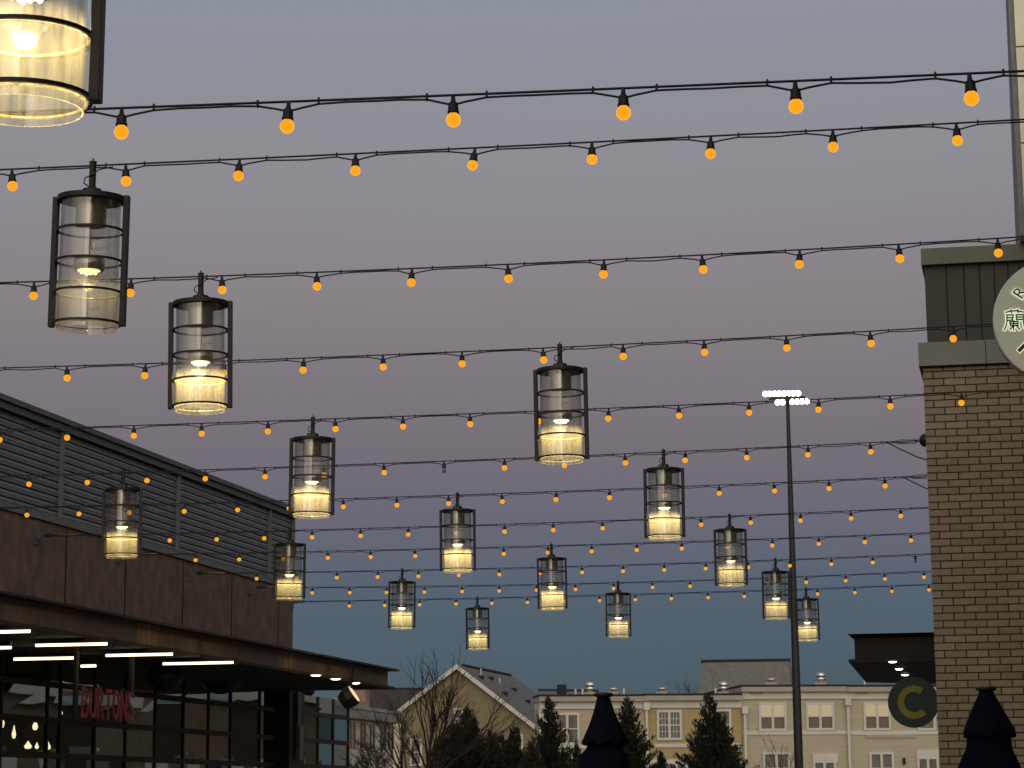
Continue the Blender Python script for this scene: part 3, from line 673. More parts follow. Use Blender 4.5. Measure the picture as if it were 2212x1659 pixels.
for r, (Y0, bl) in rows.items():
    P = [on_row(u, v, Y0, KR) for u, v in bl]
    n_ = len(P); ss = [p.x*KN for p in P]; zz = [p.z for p in P]
    # quadratic sag through the measured heights
    mx = sum(ss)/n_
    A = [[0]*3 for _ in range(3)]; B = [0]*3
    for s_, z in zip(ss, zz):
        q = [(s_-mx)**2, s_-mx, 1]
        for i in range(3):
            B[i] += q[i]*z
            for j in range(3): A[i][j] += q[i]*q[j]
    sol = Matrix(A).inverted() @ Vector(B)
    zf = lambda s_, sol=sol, mx=mx: sol[0]*(s_-mx)**2+sol[1]*(s_-mx)+sol[2]+.075
    CABLE[r] = (Y0, zf)
    sl = -12.34*KN if r != 1 else -12.0*KN
    sr = (1.6 if r <= 5 else -.98)*KN
    org = Vector((0, Y0, 0))
    W_ = lambda s_, dz=0, dy=0: org+tdir*s_+Vector((0, dy, zf(s_)+dz))
    t = thing('string_light', W_(sr), labels[r], 'string light', 'amber bulb strings across the street')
    # bulbs beyond the frame on the left are kept up to the wall for the near rows
    sb = list(ss); 
    if r <= 5: 
        sb = [ss[0]-.61*i for i in (3, 2, 1)]+sb+[ss[-1]+.61*i for i in (1, 2)]
        off = 3
    else: off = 0
    sb = [s_ for s_ in sb if s_ > sl+.3] if r <= 5 else sb
    off = sb.index(ss[0])
    cab = MB().tube([W_(sl+(sr-sl)*i/40, .004) for i in range(41)], .0049, 6); cab.build('support_cable', steelc, t)
    cd = MB(); pts = []
    for i, s_ in enumerate(sb):
        jl = .11+rnd.uniform(-.025, .03); jr = .12+rnd.uniform(-.02, .035); dyy = rnd.uniform(-.006, .006)
        if pts:
            a = pts[-1][0]; b = s_-jl; m = (a+b)/2; sag = rnd.choice((.002, .003, .006, .010, .014))
            pts += [(a+(b-a)*.25, -sag*.75, dyy), (m+rnd.uniform(-.03, .03), -sag, dyy), (a+(b-a)*.75, -sag*.7, dyy)]
        else: pts.append((sl, -.006, 0))
        pts += [(s_-jl, -.005, 0), (s_-.045, -.018, 0), (s_-.008, -.027, 0), (s_+.008, -.027, 0), (s_+.045, -.018, 0), (s_+jr, -.005, 0)]
        for q in (s_-jl, s_+jr):
            to = bpy.data.objects.new('cable_tie', tie_m); COL.objects.link(to); to.parent = t; to.location = W_(q)-Vector(t.location); to.rotation_euler = (rnd.uniform(-.4, .4), 0, 0)
    pts.append((sr, -.006, 0))
    cd.tube([W_(a, dz-.004, dy) for a, dz, dy in pts], .0043, 5)
    cd.build('light_cord', rubber, t)
    for i, s_ in enumerate(sb):
        j = i-off
        so = bpy.data.objects.new('bulb_socket', sock_m); COL.objects.link(so); so.parent = t
        so.location = W_(s_, -.008)-Vector(t.location)
        so.rotation_euler = (rnd.uniform(-.06, .06), rnd.uniform(-.07, .07)+(.16 if (r, j) == (2, 4) else 0), 0)
        dead = (r, j) in unlit
        bo = bpy.data.objects.new('unlit_bulb' if dead else 'bulb', dead_m if dead else bulb_m); COL.objects.link(bo); bo.parent = so
        bo.location = (0, 0, -.056-.024)
        if dead: bo['label'] = 'grey unlit bulb'
    if r in (6, 7):
        # turnbuckle and loose cord end at the brick corner
        e = W_(sr)
        MB().tube([e+Vector((-.26, 0, 0)), e+Vector((-.20, 0, .022)), e+Vector((-.06, 0, .024)), e+Vector((.0, 0, .0)), e+Vector((-.06, 0, -.024)), e+Vector((-.20, 0, -.022)), e+Vector((-.26, 0, 0))], .007, 6).build('turnbuckle', galv, t)
        MB().tube([e+Vector((-.33, 0, .0)), e+Vector((-.2, 0, -.075)), e+Vector((-.02, .02, -.165)), e+Vector((.105, .05, -.2))], .006, 6).build('cord_tail', rubber, t)
# wall anchors
for r, lab in ((6, 'black half-round anchor holding the upper cable on the brick corner'), (7, 'black anchor holding the lower cable on the brick corner')):
    Y0, zf = CABLE[r]; x = xe; y = Y0+KR*x; z = zf(x*KN)
    a = thing('wall_anchor', (xe, y, z), lab, 'anchor', 'cable anchors on the brick wall')
    MB().lathe([(0, -.12), (.035, -.115), (.06, -.09), (.068, -.05), (.068, -.004)], (xe, y, z), 18, axis='x').build('dome', black, a)
    MB().box((xe-.012, y-.08, z-.14), (xe-.001, y+.08, z+.07)).build('plate', black, a)
    MB().tube([(xe-.11, y, z), (xe-.16, y, z)], .012, 8).build('eye_bolt', steelc, a)
for r, lab in ((8, 'grey cable bracket on the stained wall, nearest of the row'), (9, 'grey cable bracket on the stained wall, hidden behind the left hanging lantern'), (10, 'grey cable bracket on the stained wall between the tall panel joints'), (11, 'grey cable bracket on the stained wall nearest the building end'), (12, 'grey cable bracket at the very corner of the stained wall')):
    Y0, zf = CABLE[r]; y = Y0+KR*AX; z = zf(AX*KN)
    a = thing('cable_bracket', (AX, y, z), lab, 'bracket', 'cable brackets on the stained wall')
    MB().box((AX+.001, y-.10, z-.11), (AX+.012, y+.10, z+.10)).build('plate', pmat('bracket grey', (.10, .10, .095), .5) if 'bracket grey' not in MATS else MATS['bracket grey'], a)
    MB().box((AX+.012, y-.01, z-.035), (AX+.11, y+.01, z+.035)).build('lug', MATS['bracket grey'], a)
    MB().tube([(AX+.10, y, z), (AX+.17, y+.015, z+.025), (AX+.27, y+.02, z), (AX+.17, y+.015, z-.025), (AX+.10, y, z)], .008, 6).build('shackle', steelc, a)
    if r >= 8: MB().tube([(AX+.3, y+.03, z+.002), (AX+.55, y+.05, z+.003)], .008, 6).build('ferrule', galv, a)

# ================================================================== LANTERNS
def make_lantern(kind):
    t = bpy.data.objects.new('hanging_lantern', None); COL.objects.link(t); t.empty_display_size = .1
    MB().lathe([(.0165, -.125), (.0165, .018), (.0185, .018), (.0185, .024), (.004, .024), (.004, .040)], n=16, smooth=False).lathe([(.019, -.118), (.019, -.098)], n=16).tube([(0, -.03, -.045), (.0, .03, -.045)], .005, 6).build('stem', black, t)
    hb = MB().lathe([(.048, -.150), (.048, -.118), (.044, -.112), (.02, -.110)], n=20, smooth=False).build('hub', black, t)
    b_ = MB()
    for a in (0.4, 1.2, -1.2, -2.0, 2.2, -2.8): b_.lathe([(.006, 0), (.004, .006)], (.047*math.cos(a), .047*math.sin(a), -.132), n=6)
    b_.build('bolt', galv, hb)
    MB().lathe([(.162, -.162), (.162, -.151), (.05, -.150)], n=48, smooth=False).build('top_plate', black, t)
    for i in range(5):
        rg = MB().ring(.158, .009, .0100 if i else .012, -.168-.149*i)
        for s in (-1, 1):
            for q in (-1, 1): rg.tube([(s*.143, q*.024, -.168-.149*i), (s*.157, q*.028, -.168-.149*i)], .0035, 5)
        rg.build('cage_ring', black, t)
    for s in (-1, 1):
        MB().box((s*.1735-.0125, -.020, -.778), (s*.1735+.0125, .020, -.149)).build('cage_bar', black, t, bevel=.0015)
    for rr, za, zb, nm in ((.142, -.165, -.793, 'glass_cylinder'),):
        MB().lathe([(rr, zb), (rr, za)], n=64, capb=False, capt=False).build(nm, lglass, t)
        MB().lathe([(rr-.005, zb), (rr-.005, za)], n=64, capb=False, capt=False).build('inner_glass', lglass, t)
        MB().lathe([(rr-.005, zb-.0005), (rr, zb-.0005)], n=64, capb=False, capt=False).build('glass_edge', rimglass, t)
    MB().lathe([(.150, -.770), (.150, -.615)], n=64, capb=False, capt=False).build('glass_sleeve', sglass, t)
    for zz_ in (-.615, -.770): MB().lathe([(.1435, zz_-.003), (.1505, zz_-.003), (.1505, zz_+.003), (.1435, zz_+.003), (.1435, zz_-.003)], n=64, capb=False, capt=False).build('sleeve_rim', rimglass, t)
    MB().lathe([(.0735, -.292), (.0735, -.17)], n=32).build('driver_housing', silver, t)
    MB().tube([(0, 0, -.45), (0, 0, -.292)], .004, 8).tube([(.02, .0, -.45), (.022, .01, -.42), (.006, .012, -.40), (.004, .004, -.36)], .0015, 5).build('rod', silver, t)
    lc = MB().lathe([(.070, -.508), (.0745, -.500), (.0745, -.452), (.070, -.450)], n=32).build('lamp_head', silver, t)
    ln = MB()
    ln.lathe([(0, -.517), (.030, -.516), (.048, -.512), (.055, -.509)], n=12, smooth=False, capt=False)
    for i in range(9):
        a = i*.698; rr_ = .034 if i % 2 else .02; ln.lathe([(0, -.528), (.007, -.522), (.010, -.5165)], (rr_*math.cos(a), rr_*math.sin(a), 0), n=6, smooth=False)
    ln.build('lens', led_mats[1 if kind == 'dim' else 0], lc)
    MB().tube([(-.016, -.012, -.10), (-.036, -.02, -.085), (-.03, -.02, -.06), (.01, -.02, -.045), (.03, -.01, -.02), (.10, 0, -.004)], .0035, 5).build('power_cord', rubber, t)
    return t
def add_spot(t, power):
    l = bpy.data.lights.new('lamp light', 'SPOT'); l.energy = power; l.color = (1.0, .73, .27); l.spot_size = math.radians(165); l.spot_blend = .35; l.shadow_soft_size = .03
    o = bpy.data.objects.new('lamp_light', l); COL.objects.link(o); o.parent = t; o.location = (0, 0, -.530)
    l2 = bpy.data.lights.new('housing wash', 'POINT'); 
    bpy.data.lights.remove(l2)
protoL = {'lit': make_lantern('lit'), 'dim': make_lantern('dim')}
LS = 1.09
lan = [(54, None, 0, 'biggest and nearest lantern, cut off by the top left corner'),
(201, 352, 2, 'large dimly lit lantern at upper left, second in size'),
(434, 595, 3, 'lantern with strong yellow glow hanging just below and right of the dim one'),
(1209, 750, 4, 'lantern in the middle of the picture, largest of those right of centre'),
(676, 907, 5, 'lantern hanging in the sky just above the far end of the louvred roof'),
(266, 1022, 6, 'lantern hanging in front of the grey louvres at far left'),
(1433, 980, 6, 'lantern hanging just below and right of the central one'),
(988, 1074, 7, 'lantern left of centre below the central lantern, above the houses gable'),
(627, 1150, 8, 'lantern overlapping the right end corner of the louvred building'),
(1576, 1120, 8, 'lantern left of the tall light pole, third down in the right diagonal'),
(1191, 1182, 9, 'lantern directly beneath the central lantern'),
(869, 1234, 10, 'lantern just above the tip of the rusty canopy'),
(1675, 1214, 10, 'lantern right against the left side of the tall pole'),
(1335, 1262, 11, 'lantern above the closed umbrella, hanging low left of the grey roof'),
(1031, 1298, 12, 'lowest lantern, hanging over the gabled house roof'),
(1741, 1277, 12, 'small lantern right against the right side of the tall pole')]
used = set()
for (u, v, r, lab) in lan:
    if r == 0:
        dep = 6.46; rr_ = ray(54, 240); kk = dep/F; p = Vector((rr_.x*kk, rr_.y*kk, rr_.z*kk+EYE)) + Vector((0, 0, .793*LS))
        Y0 = p.y-KR*p.x
        kind = 'lit'; rz = .1; pw = 34
        # its own cable, above the frame
        W0 = lambda s_: Vector((0, Y0, p.z+.002))+tdir*s_
        so_ = thing('support_cable', W0(1.5), 'bare steel cable carrying the corner lantern, out of sight above', 'cable')
        MB().tube([W0(-12.5), W0(-4), W0(1.5)], .005, 6).build('cable', steelc, so_)
    else:
        Y0, zf = CABLE[r]; q = on_row(u, v, Y0, KR); p = Vector((q.x, q.y, zf(q.x*KN)))
        kind = 'dim' if r == 2 else 'lit'; rz = math.atan(KR)+rnd.uniform(-.12, .12); pw = 4.5 if kind == 'dim' else 32*rnd.uniform(.75, 1.2)
    if kind not in used: t = protoL[kind]; used.add(kind)
    else: t = copy_tree(protoL[kind]); t.parent = None
    for c in kids(t):
        if c.type == 'LIGHT': bpy.data.objects.remove(c)
    t.location = p; t.rotation_euler = (rnd.uniform(-.015, .015), rnd.uniform(-.012, .012)+(.012 if r == 2 else 0), rz)
    t.scale = (LS, LS, LS)
    tag(t, lab, 'lantern', 'cylindrical lanterns hung from the cables')
    add_spot(t, pw)

# ================================================================== STADIUM LIGHT POLE
def at_depth(u, v, Y):
    d = ray(u, v); kx = Y/d.y; return Vector((d.x*kx, Y, d.z*kx+EYE))
YP = 108.0
pt_ = at_depth(1701.5, 873, YP); pb_ = at_depth(1722.5, 1659, YP)
zg_ = -1.0; xb_ = pt_.x
sp = thing('stadium_light', (xb_, YP, zg_), 'very tall dark pole topped by two rows of dazzling white floodlights', 'light pole')
polem = pmat('dark pole paint', (.022, .018, .022), .4, .3, .2, 1)
MB().lathe([(.20, zg_), (.175, 6), (.115, 14), (.075, pt_.z)], (xb_, YP, 0), 12).build('pole', polem, sp)
floodm = emat('white floodlight glass', (1.0, .98, .93), 9.0, False)
def head_row(ua, va, ub, vb, n, skip=(), dy=0):
    for i in range(n):
        if i in skip: continue
        f_ = i/(n-1); q = at_depth(ua+(ub-ua)*f_, va+(vb-va)*f_, YP+dy)
        fx = MB(); rr = .125
        hd = MB().lathe([(.06, -.16), (.10, -.08), (rr, 0)], q, 12, axis='y', capt=False)
        hd.build('floodlight_hood', polem, sp)
        MB().lathe([(rr, -.002), (rr*.7, .03), (0, .045)], q, 12, axis='y').build('floodlight_lens', floodm, sp)
head_row(1653, 851, 1724, 849.5, 8)
head_row(1680, 869, 1743, 866.5, 7, skip=(2,), dy=-.3)
a = at_depth(1660, 861, YP); b = at_depth(1738, 858, YP)
MB().box((a.x, YP+.05, a.z-.04), (b.x, YP+.2, a.z+.06)).box((pt_.x-.06, YP-.06, pt_.z-.3), (pt_.x+.06, YP+.1, a.z+.1)).build('crossarm', polem, sp)

# ================================================================== UMBRELLAS
navy = pmat('navy umbrella cloth', (.003, .0036, .012), .9, 0, .3, 5, spec=.08)
def umbrella(uc, Y, prof, vtop, lab, seed, disc):
    r_ = random.Random(seed)
    sc = Y/F*1.01
    c0 = at_depth(uc, vtop, Y)
    zof = lambda v: at_depth(uc, v, Y).z
    t = thing('closed_umbrella', (c0.x, Y, 0), lab, 'umbrella', 'closed navy umbrellas')
    MB().lathe([(.35, 0), (.35, .05), (.05, .08)], (c0.x, Y, 0), 20).build('base', black, t)
    MB().tube([(c0.x, Y, .08), (c0.x, Y, c0.z-.02)], .022, 10).build('pole', black, t)
    def cloth(pr, name, phase):
        nf = 48; vs = []
        for (v, rl) in pr:
            z = zof(v); R_ = rl*sc
            for i in range(nf):
                a = 2*math.pi*i/nf; w = 1+(.04+.03*math.sin(a*2+phase))*math.sin(a*7+phase+.3*math.sin(a*2))*min(1, (v-pr[0][0])/60.)+.05*math.sin(a*3+phase*2+v*.02)*min(1, (v-pr[0][0])/90.)
                dz = -.012*math.cos(a*8+phase)*min(1, max(0, (v-pr[0][0])/100.))
                vs.append(Vector((c0.x+R_*w*math.cos(a), Y+R_*w*math.sin(a), z+dz)))
        m = len(pr); fs = [(j*nf+i, j*nf+(i+1) % nf, (j+1)*nf+(i+1) % nf, (j+1)*nf+i) for j in range(m-1) for i in range(nf)]
        mb = MB().add(vs, fs, True)
        return mb.build(name, navy, t)
    cloth(prof[0], 'top_vent', .4); cloth(prof[1], 'folded_canopy', 1.3)
    MB().lathe([(.6*disc*sc, -.028), (.75*disc*sc, -.016), (.97*disc*sc, -.008), (disc*sc, .0), (disc*sc, .010), (.85*disc*sc, .016), (0, .020)], (c0.x, Y, zof(vtop+4)), 24).build('finial', black, t)
umbrella(1303.5, 19.5, ([(1506, 8), (1509, 15), (1518, 17), (1540, 23), (1570, 34), (1590, 43), (1604, 49), (1606, 49), (1608, 40)], [(1570, 20), (1608, 34), (1618, 37), (1626, 44), (1632, 50), (1660, 53), (1720, 60), (1800, 40), (1830, 14)]), 1497, 'closed navy umbrella in front of the beige houses', 3, 20.5)
umbrella(2130, 19.0, ([(1491, 8), (1494, 14), (1505, 19), (1530, 31), (1556, 42), (1578, 51), (1588, 52), (1590, 52), (1592, 43)], [(1560, 30), (1590, 44), (1602, 45), (1620, 46), (1632, 52), (1659, 63), (1720, 74), (1800, 48), (1830, 14)]), 1484, 'closed navy umbrella in front of the brick wall', 5, 21.5)

# ================================================================== HOUSES
white = pmat('white house trim', (.60, .60, .55), .7, 0, .06, .8)
sideA = pmat('pinkish beige siding', (.46, .395, .285), .8, 0, .07, 2, .2, 20, stretch=(.2, .2, 6))
sideB = pmat('yellow tan siding', (.41, .32, .165), .8, 0, .07, 2, .2, 20, stretch=(.2, .2, 6))
sideC = pmat('cream siding', (.45, .415, .305), .8, 0, .07, 2, .2, 20, stretch=(.2, .2, 6))
gutter = pmat('stone coloured gutter', (.36, .34, .28), .7, 0, .08, 1)
roofg = pmat('grey shingle roof', (.155, .15, .145), .9, 0, .22, 4, .4, 14)
roofl = pmat('pale grey shingle roof', (.175, .17, .145), .9, 0, .22, 4, .4, 14)
roofb = pmat('dark brown shingle roof', (.060, .046, .043), .9, 0, .2, 2, .3, 8)
olive = pmat('olive tan siding', (.235, .205, .125), .85, 0, .07, 2, .2, 20, stretch=(.2, .2, 6))
darkedge = pmat('dark roof edge', (.02, .02, .022), .8)
panem = pmat('dark house pane', (.045, .04, .04), .12, 0, .3, 1.2, spec=.8)
curt = pmat('grey curtain', (.16, .165, .15), .8, 0, .25, 6, stretch=(4, 4, .2))
blind = emat('lit window blind', (.60, .49, .29), .75, False)
shade = pmat('half drawn grey shade', (.17, .145, .11), .7, 0, .1, 1)
YH = 146; KH = .33
PH = Plane((0, YH, 0), (1, KH, 0), (KH, -1, 0))
def hz(v, u=1600): return PH.sz(u, v)[1]
def hs(u, v=1550): return PH.sz(u, v)[0]
def window(par, u0, u1, v0, v1, style, P=PH):
    a0, zt_ = P.sz(u0, v0); a1, _ = P.sz(u1, v0); zb_ = P.sz(u0, v1)[1]
    fr = MB(); w = .13; am = (a0+a1)/2; dbl = (a1-a0) > (zt_-zb_)*.6
    cols = [(a0, am-.07), (am+.07, a1)] if dbl else [(a0, a1)]
    fr.pbox(P, a0-w, a0, .0, .09, zb_-w, zt_+w); fr.pbox(P, a1, a1+w, .0, .09, zb_-w, zt_+w)
    fr.pbox(P, a0, a1, 0, .088, zt_, zt_+w); fr.pbox(P, a0, a1, 0, .088, zb_-w, zb_)
    if dbl: fr.pbox(P, am-.07, am+.07, 0, .086, zb_, zt_)
    zm = (zt_+zb_)/2
    for c0_, c1_ in cols: fr.pbox(P, c0_, c1_, .005, .07, zm-.03, zm+.03)
    if style == 'grid':
        for c0_, c1_ in cols:
            for q in (1/3, 2/3): x_ = c0_+(c1_-c0_)*q; fr.pbox(P, x_-.015, x_+.015, .02, .05, zb_, zt_)
            for q in (.25, .75): z_ = zb_+(zt_-zb_)*q; fr.pbox(P, c0_, c1_, .021, .051, z_-.015, z_+.015)
    w_ = fr.build('window', white, par, origin=P.w(am, 0, zb_))
    og = P.w(am, 0, zb_)
    for c0_, c1_ in cols:
        if style == 'blind':
            MB().pbox(P, c0_, c1_, .003, .015, zm+.03, zt_).build('blind', blind, w_, origin=og)
            MB().pbox(P, c0_, c1_, .003, .014, zb_, zm-.03).build('shade', shade, w_, origin=og)
        elif style == 'curtain':
            MB().pbox(P, c0_, c1_, .003, .015, zb_, zt_).build('curtain', curt, w_, origin=og)
        else:
            MB().pbox(P, c0_, c1_, .003, .015, zb_, zt_).build('pane', panem, w_, origin=og)
            if style == 'half': MB().pbox(P, (c0_+c1_)/2, c1_-.02, .016, .02, zb_+.05, zt_-.05).build('curtain', curt, w_, origin=og)
    return w_
def townhouse(u0, u1, veave, wallm, lab, depth=11):
    a0, a1 = hs(u0), hs(u1); ze = hz(veave, (u0+u1)/2)
    t = thing('townhouse', PH.w((a0+a1)/2, -depth/2, -2), lab, 'house', 'beige townhouses behind the trees')
    MB().pbox(PH, a0, a1, -depth, 0, -2.5, ze-.75).build('wall', wallm, t)
    MB().pbox(PH, a0-.001, a1+.001, -depth, .10, ze-.75, ze-.36).build('frieze', white, t)
    MB().pbox(PH, a0-.05, a1+.0, -depth-.1, .35, ze-.36, ze-.1).build('gutter', gutter, t)
    MB().pbox(PH, a0-.06, a1+.01, -depth-.12, .30, ze-.099, ze+.02).build('roof', darkedge, t)
    return t, a0, a1, ze
# section with pinkish wall
t1, a0, a1, ze = townhouse(1166, 1392, 1501, sideA, 'pinkish beige townhouse with white corner board, left end of the row', 2.2)
MB().pbox(PH, a0-.05, a0+.35, .001, .06, -2, ze-.76).build('corner_board', white, t1)
window(t1, 1203, 1246, 1545, 1604, 'half'); window(t1, 1296, 1330, 1547, 1604, 'curtain'); 
zb1 = hz(1608, 1280); MB().pbox(PH, a0, a1, .0, .05, zb1-.22, zb1).build('belt_board', white, t1)
window(t1, 1203, 1246, 1640, 1700, 'dark'); window(t1, 1300, 1340, 1640, 1700, 'dark')
# yellow section
t2, a0, a1, ze = townhouse(1392, 1602, 1499, sideB, 'yellow tan townhouse with a gridded double window, middle of the row')
window(t2, 1423, 1467, 1539, 1594, 'grid'); window(t2, 1542, 1574, 1537, 1594, 'curtain'); window(t2, 1440, 1480, 1650, 1700, 'dark')
zb1 = hz(1606, 1500); MB().pbox(PH, a0, a1, .0, .05, zb1-.2, zb1).build('belt_board', white, t2)
zb1 = hz(1640, 1500); MB().pbox(PH, a0, a1, .0, .06, zb1-.25, zb1).build('lower_belt_board', white, t2)
# cream sections
t3, a0, a1, ze = townhouse(1603, 1829, 1480, sideC, 'cream townhouse behind the tall pole with lit blinds upstairs')
window(t3, 1643, 1693, 1523, 1574, 'blind'); window(t3, 1745, 1796, 1523, 1573, 'blind'); window(t3, 1652, 1701, 1630, 1690, 'curtain')
window(t3, 1760, 1800, 1642, 1700, 'half')
zb1 = hz(1579, 1700); MB().pbox(PH, a0, a1, .0, .05, zb1-.2, zb1).build('belt_board', white, t3)
_, za = PH.sz(1770, 1628); MB().pbox(PH, hs(1752), hs(1806), .0, .08, za-.5, za).build('door_head', white, t3)
t4, a0, a1, ze = townhouse(1829, 2120, 1480, sideC, 'cream townhouse partly hidden by the round green sign')
window(t4, 1869, 1918, 1522, 1573, 'blind'); window(t4, 1985, 2014, 1522, 1573, 'curtain'); window(t4, 1882, 1925, 1630, 1690, 'curtain')
window(t4, 1985, 2022, 1640, 1700, 'half')
zb1 = hz(1579, 1900); MB().pbox(PH, a0, a1, .0, .05, zb1-.2, zb1).build('belt_board', white, t4)
_, za = PH.sz(1990, 1620); MB().pbox(PH, hs(1976), hs(2032), .0, .08, za-.5, za).build('door_head', white, t4)
wl4 = PH.sz(1952, 1641); MB().pbox(PH, wl4[0]-.06, wl4[0]+.06, .0, .15, wl4[1]-.25, wl4[1]+.1).build('porch_lamp', darkedge, t4)
_, zq = PH.sz(1900, 1589); MB().pbox(PH, hs(1867), hs(1975), .0, .05, zq-.14, zq+.05).build('vent_strip', gutter, t4)
for u, vt, tt in ((1395, 1512, t2), (1607, 1520, t3), (1829, 1502, t4)):
    a_, z_ = PH.sz(u, vt)
    MB().pbox(PH, a_-.16, a_+.16, .101, .32, z_-.55, z_-.15).build('hopper', white, tt)
    MB().pbox(PH, a_-.07, a_+.07, .102, .22, -2, z_-.55).build('downpipe', white, tt)
# brackets / plaques below the frieze
for u, tt in ((1411, t2), (1634, t3), (1860, t4)):
    a_, z_ = PH.sz(u, 1508 if u < 1500 else 1495)
    MB().pbox(PH, a_-.35, a_+.35, .101, .14, z_-.13, z_+.13).build('utility_box', gutter, tt)
for u, v, tt in ((2072/1.157-4, 1600, t3),):
    pass
# roof vents
domes = pmat('shiny vent metal', (.75, .72, .62), .25, .9, .1, 5)
def vent(u, veave, big, lab):
    a_ = hs(u, veave); z_ = hz(veave, u)+.03; p_ = PH.w(a_, -1.2, z_)
    t = thing('roof_vent', p_, lab, 'vent', 'metal vents on the townhouse roofs')
    MB().box((p_.x-.32, p_.y-.3, z_-.1), (p_.x+.32, p_.y+.3, z_+.12)).build('curb', gutter, t)
    if big: MB().lathe([(.14, .12), (.14, .22), (.26, .26), (.28, .33), (.16, .37), (.24, .42), (.25, .55), (.16, .68), (0, .72)], p_, 16).build('dome', domes, t)
    else: MB().lathe([(.12, .12), (.12, .22), (.28, .25), (.26, .32), (.10, .38), (0, .39)], p_, 16).build('cap', domes, t)
vent(1282, 1499, True, 'bright domed roof vent above the closed umbrella'); vent(1333, 1499, False, 'low roof vent just right of the umbrella top')
vent(1439, 1498, False, 'low roof vent above the yellow house, left side'); vent(1573, 1498, True, 'domed roof vent left of where the roofs step up')
vent(1677, 1478, False, 'low roof vent left of the tall pole'); vent(1785, 1478, True, 'domed roof vent right of the tall pole')
for u, ve, lab in ((1163+85, 1500, 'thin white roof pipe at the left end of the row'), (1263, 1500, 'thin white roof pipe left of the bright domed vent'), (1353, 1499, 'thin white roof pipe between two low vents'), (1552, 1498, 'thin white roof pipe left of the stepped roof'), (1876, 1479, 'thin white roof pipe above the cream house by the green sign')):
    a_ = hs(u, ve); z_ = hz(ve, u); p_ = PH.w(a_, -.8, z_)
    tag(MB().lathe([(.06, -.1), (.06, .34)], p_, 8).build('roof_pipe', white, origin=p_), lab, 'pipe', 'white pipes on the townhouse roofs')
# roof step parapet and pitched roofs behind
def roof_block(name, pts, dpt, mat, lab, cat='roof'):
    # front outline (u, v) at depth plane -> receding slab
    P = [at_depth(u, v, dpt) for u, v in pts]
    t = thing(name, sum(P, Vector())/len(P)-Vector((0, 0, 4)), lab, 'house')
    MB().prism(P, (0.05, 1, 0), 8).build('roof', mat, t)
    lo = [min(p.x for p in P), max(p.x for p in P)]
    MB().box((lo[0]+.6, dpt+.5, -2), (lo[1]-.2, dpt+7.5, min(p.z for p in P))).build('wall', sideC, t)
# big grey roof behind the stepped houses: slope leaning back
def slope_roof(uL0, vL0, uL1, vL1, uR1, vR1, uR0, vR0, Y0_, Y1_, mat, lab, wallm):
    A = at_depth(uL0, vL0, Y0_); B = at_depth(uL1, vL1, Y1_); C_ = at_depth(uR1, vR1, Y1_); D = at_depth(uR0, vR0, Y0_)
    t = thing('pitched_house', ((A.x+D.x)/2, (Y0_+Y1_)/2, -2), lab, 'house')
    bk = Vector((0, (Y1_-Y0_)*2, 0))
    A2, D2 = A+bk, D+bk
    MB().add([A, B, C_, D, A2, D2], [(0,3,2,1), (4,1,2,5), (0,1,4), (3,5,2), (0,4,5,3)]).build('roof', mat, t)
    MB().tube([B+Vector((-.1,0,.03)), C_+Vector((.1,0,.03))], .12, 6).build('ridge_cap', darkedge, t)
    MB().box((A.x+.2, Y0_+.3, -2), (D.x-.2, Y1_+(Y1_-Y0_)-.3, A.z-.02)).build('wall', wallm, t)
    return t
slope_roof(1505, 1520, 1518, 1430, 1704, 1427, 1712, 1520, 168, 173, roofl, 'house with a big plain grey roof rising behind the tan townhouses', sideC)
slope_roof(1146, 1520, 1166, 1492, 1290, 1494, 1310, 1520, 188, 193, roofg, 'low dark roof just behind the left end of the townhouse row', sideC)
chm = at_depth(1214, 1500, 187)
tag(MB().box((chm.x-.3, 186.6, chm.z-1.4), (chm.x+.3, 187.2, chm.z+.7)).build('chimney_pipe', darkedge, origin=(chm.x, 187, chm.z-1.4)), 'short black square flue on the roof left of the closed umbrella', 'chimney')

# gabled house
YG = 160.0
PGb = Plane((0, YG, 0), (1, -.02, 0), (-.02, -1, 0))
gh = [PGb.sz(u, v) for u, v in ((865, 1534), (988, 1440), (1172, 1582))]
(ga, gz), (gb, gzt), (gc, gzr) = gh
gt = thing('gabled_house', PGb.w(gb, -6, -2), 'olive tan house with a white edged gable and grey shingle roof', 'house')
eL = min(gz, gzr)
zlft = gz; 
wallp = [PGb.w(ga+.05, -.12, -2.5), PGb.w(gc-.05, -.12, -2.5), PGb.w(gc-.05, -.12, gzr-.05), PGb.w(gb, -.12, gzt-.12), PGb.w(ga+.05, -.12, gz-.05)]
MB().prism(wallp, -PGb.n, 16.5).build('wall', olive, gt)
dn = -PGb.n
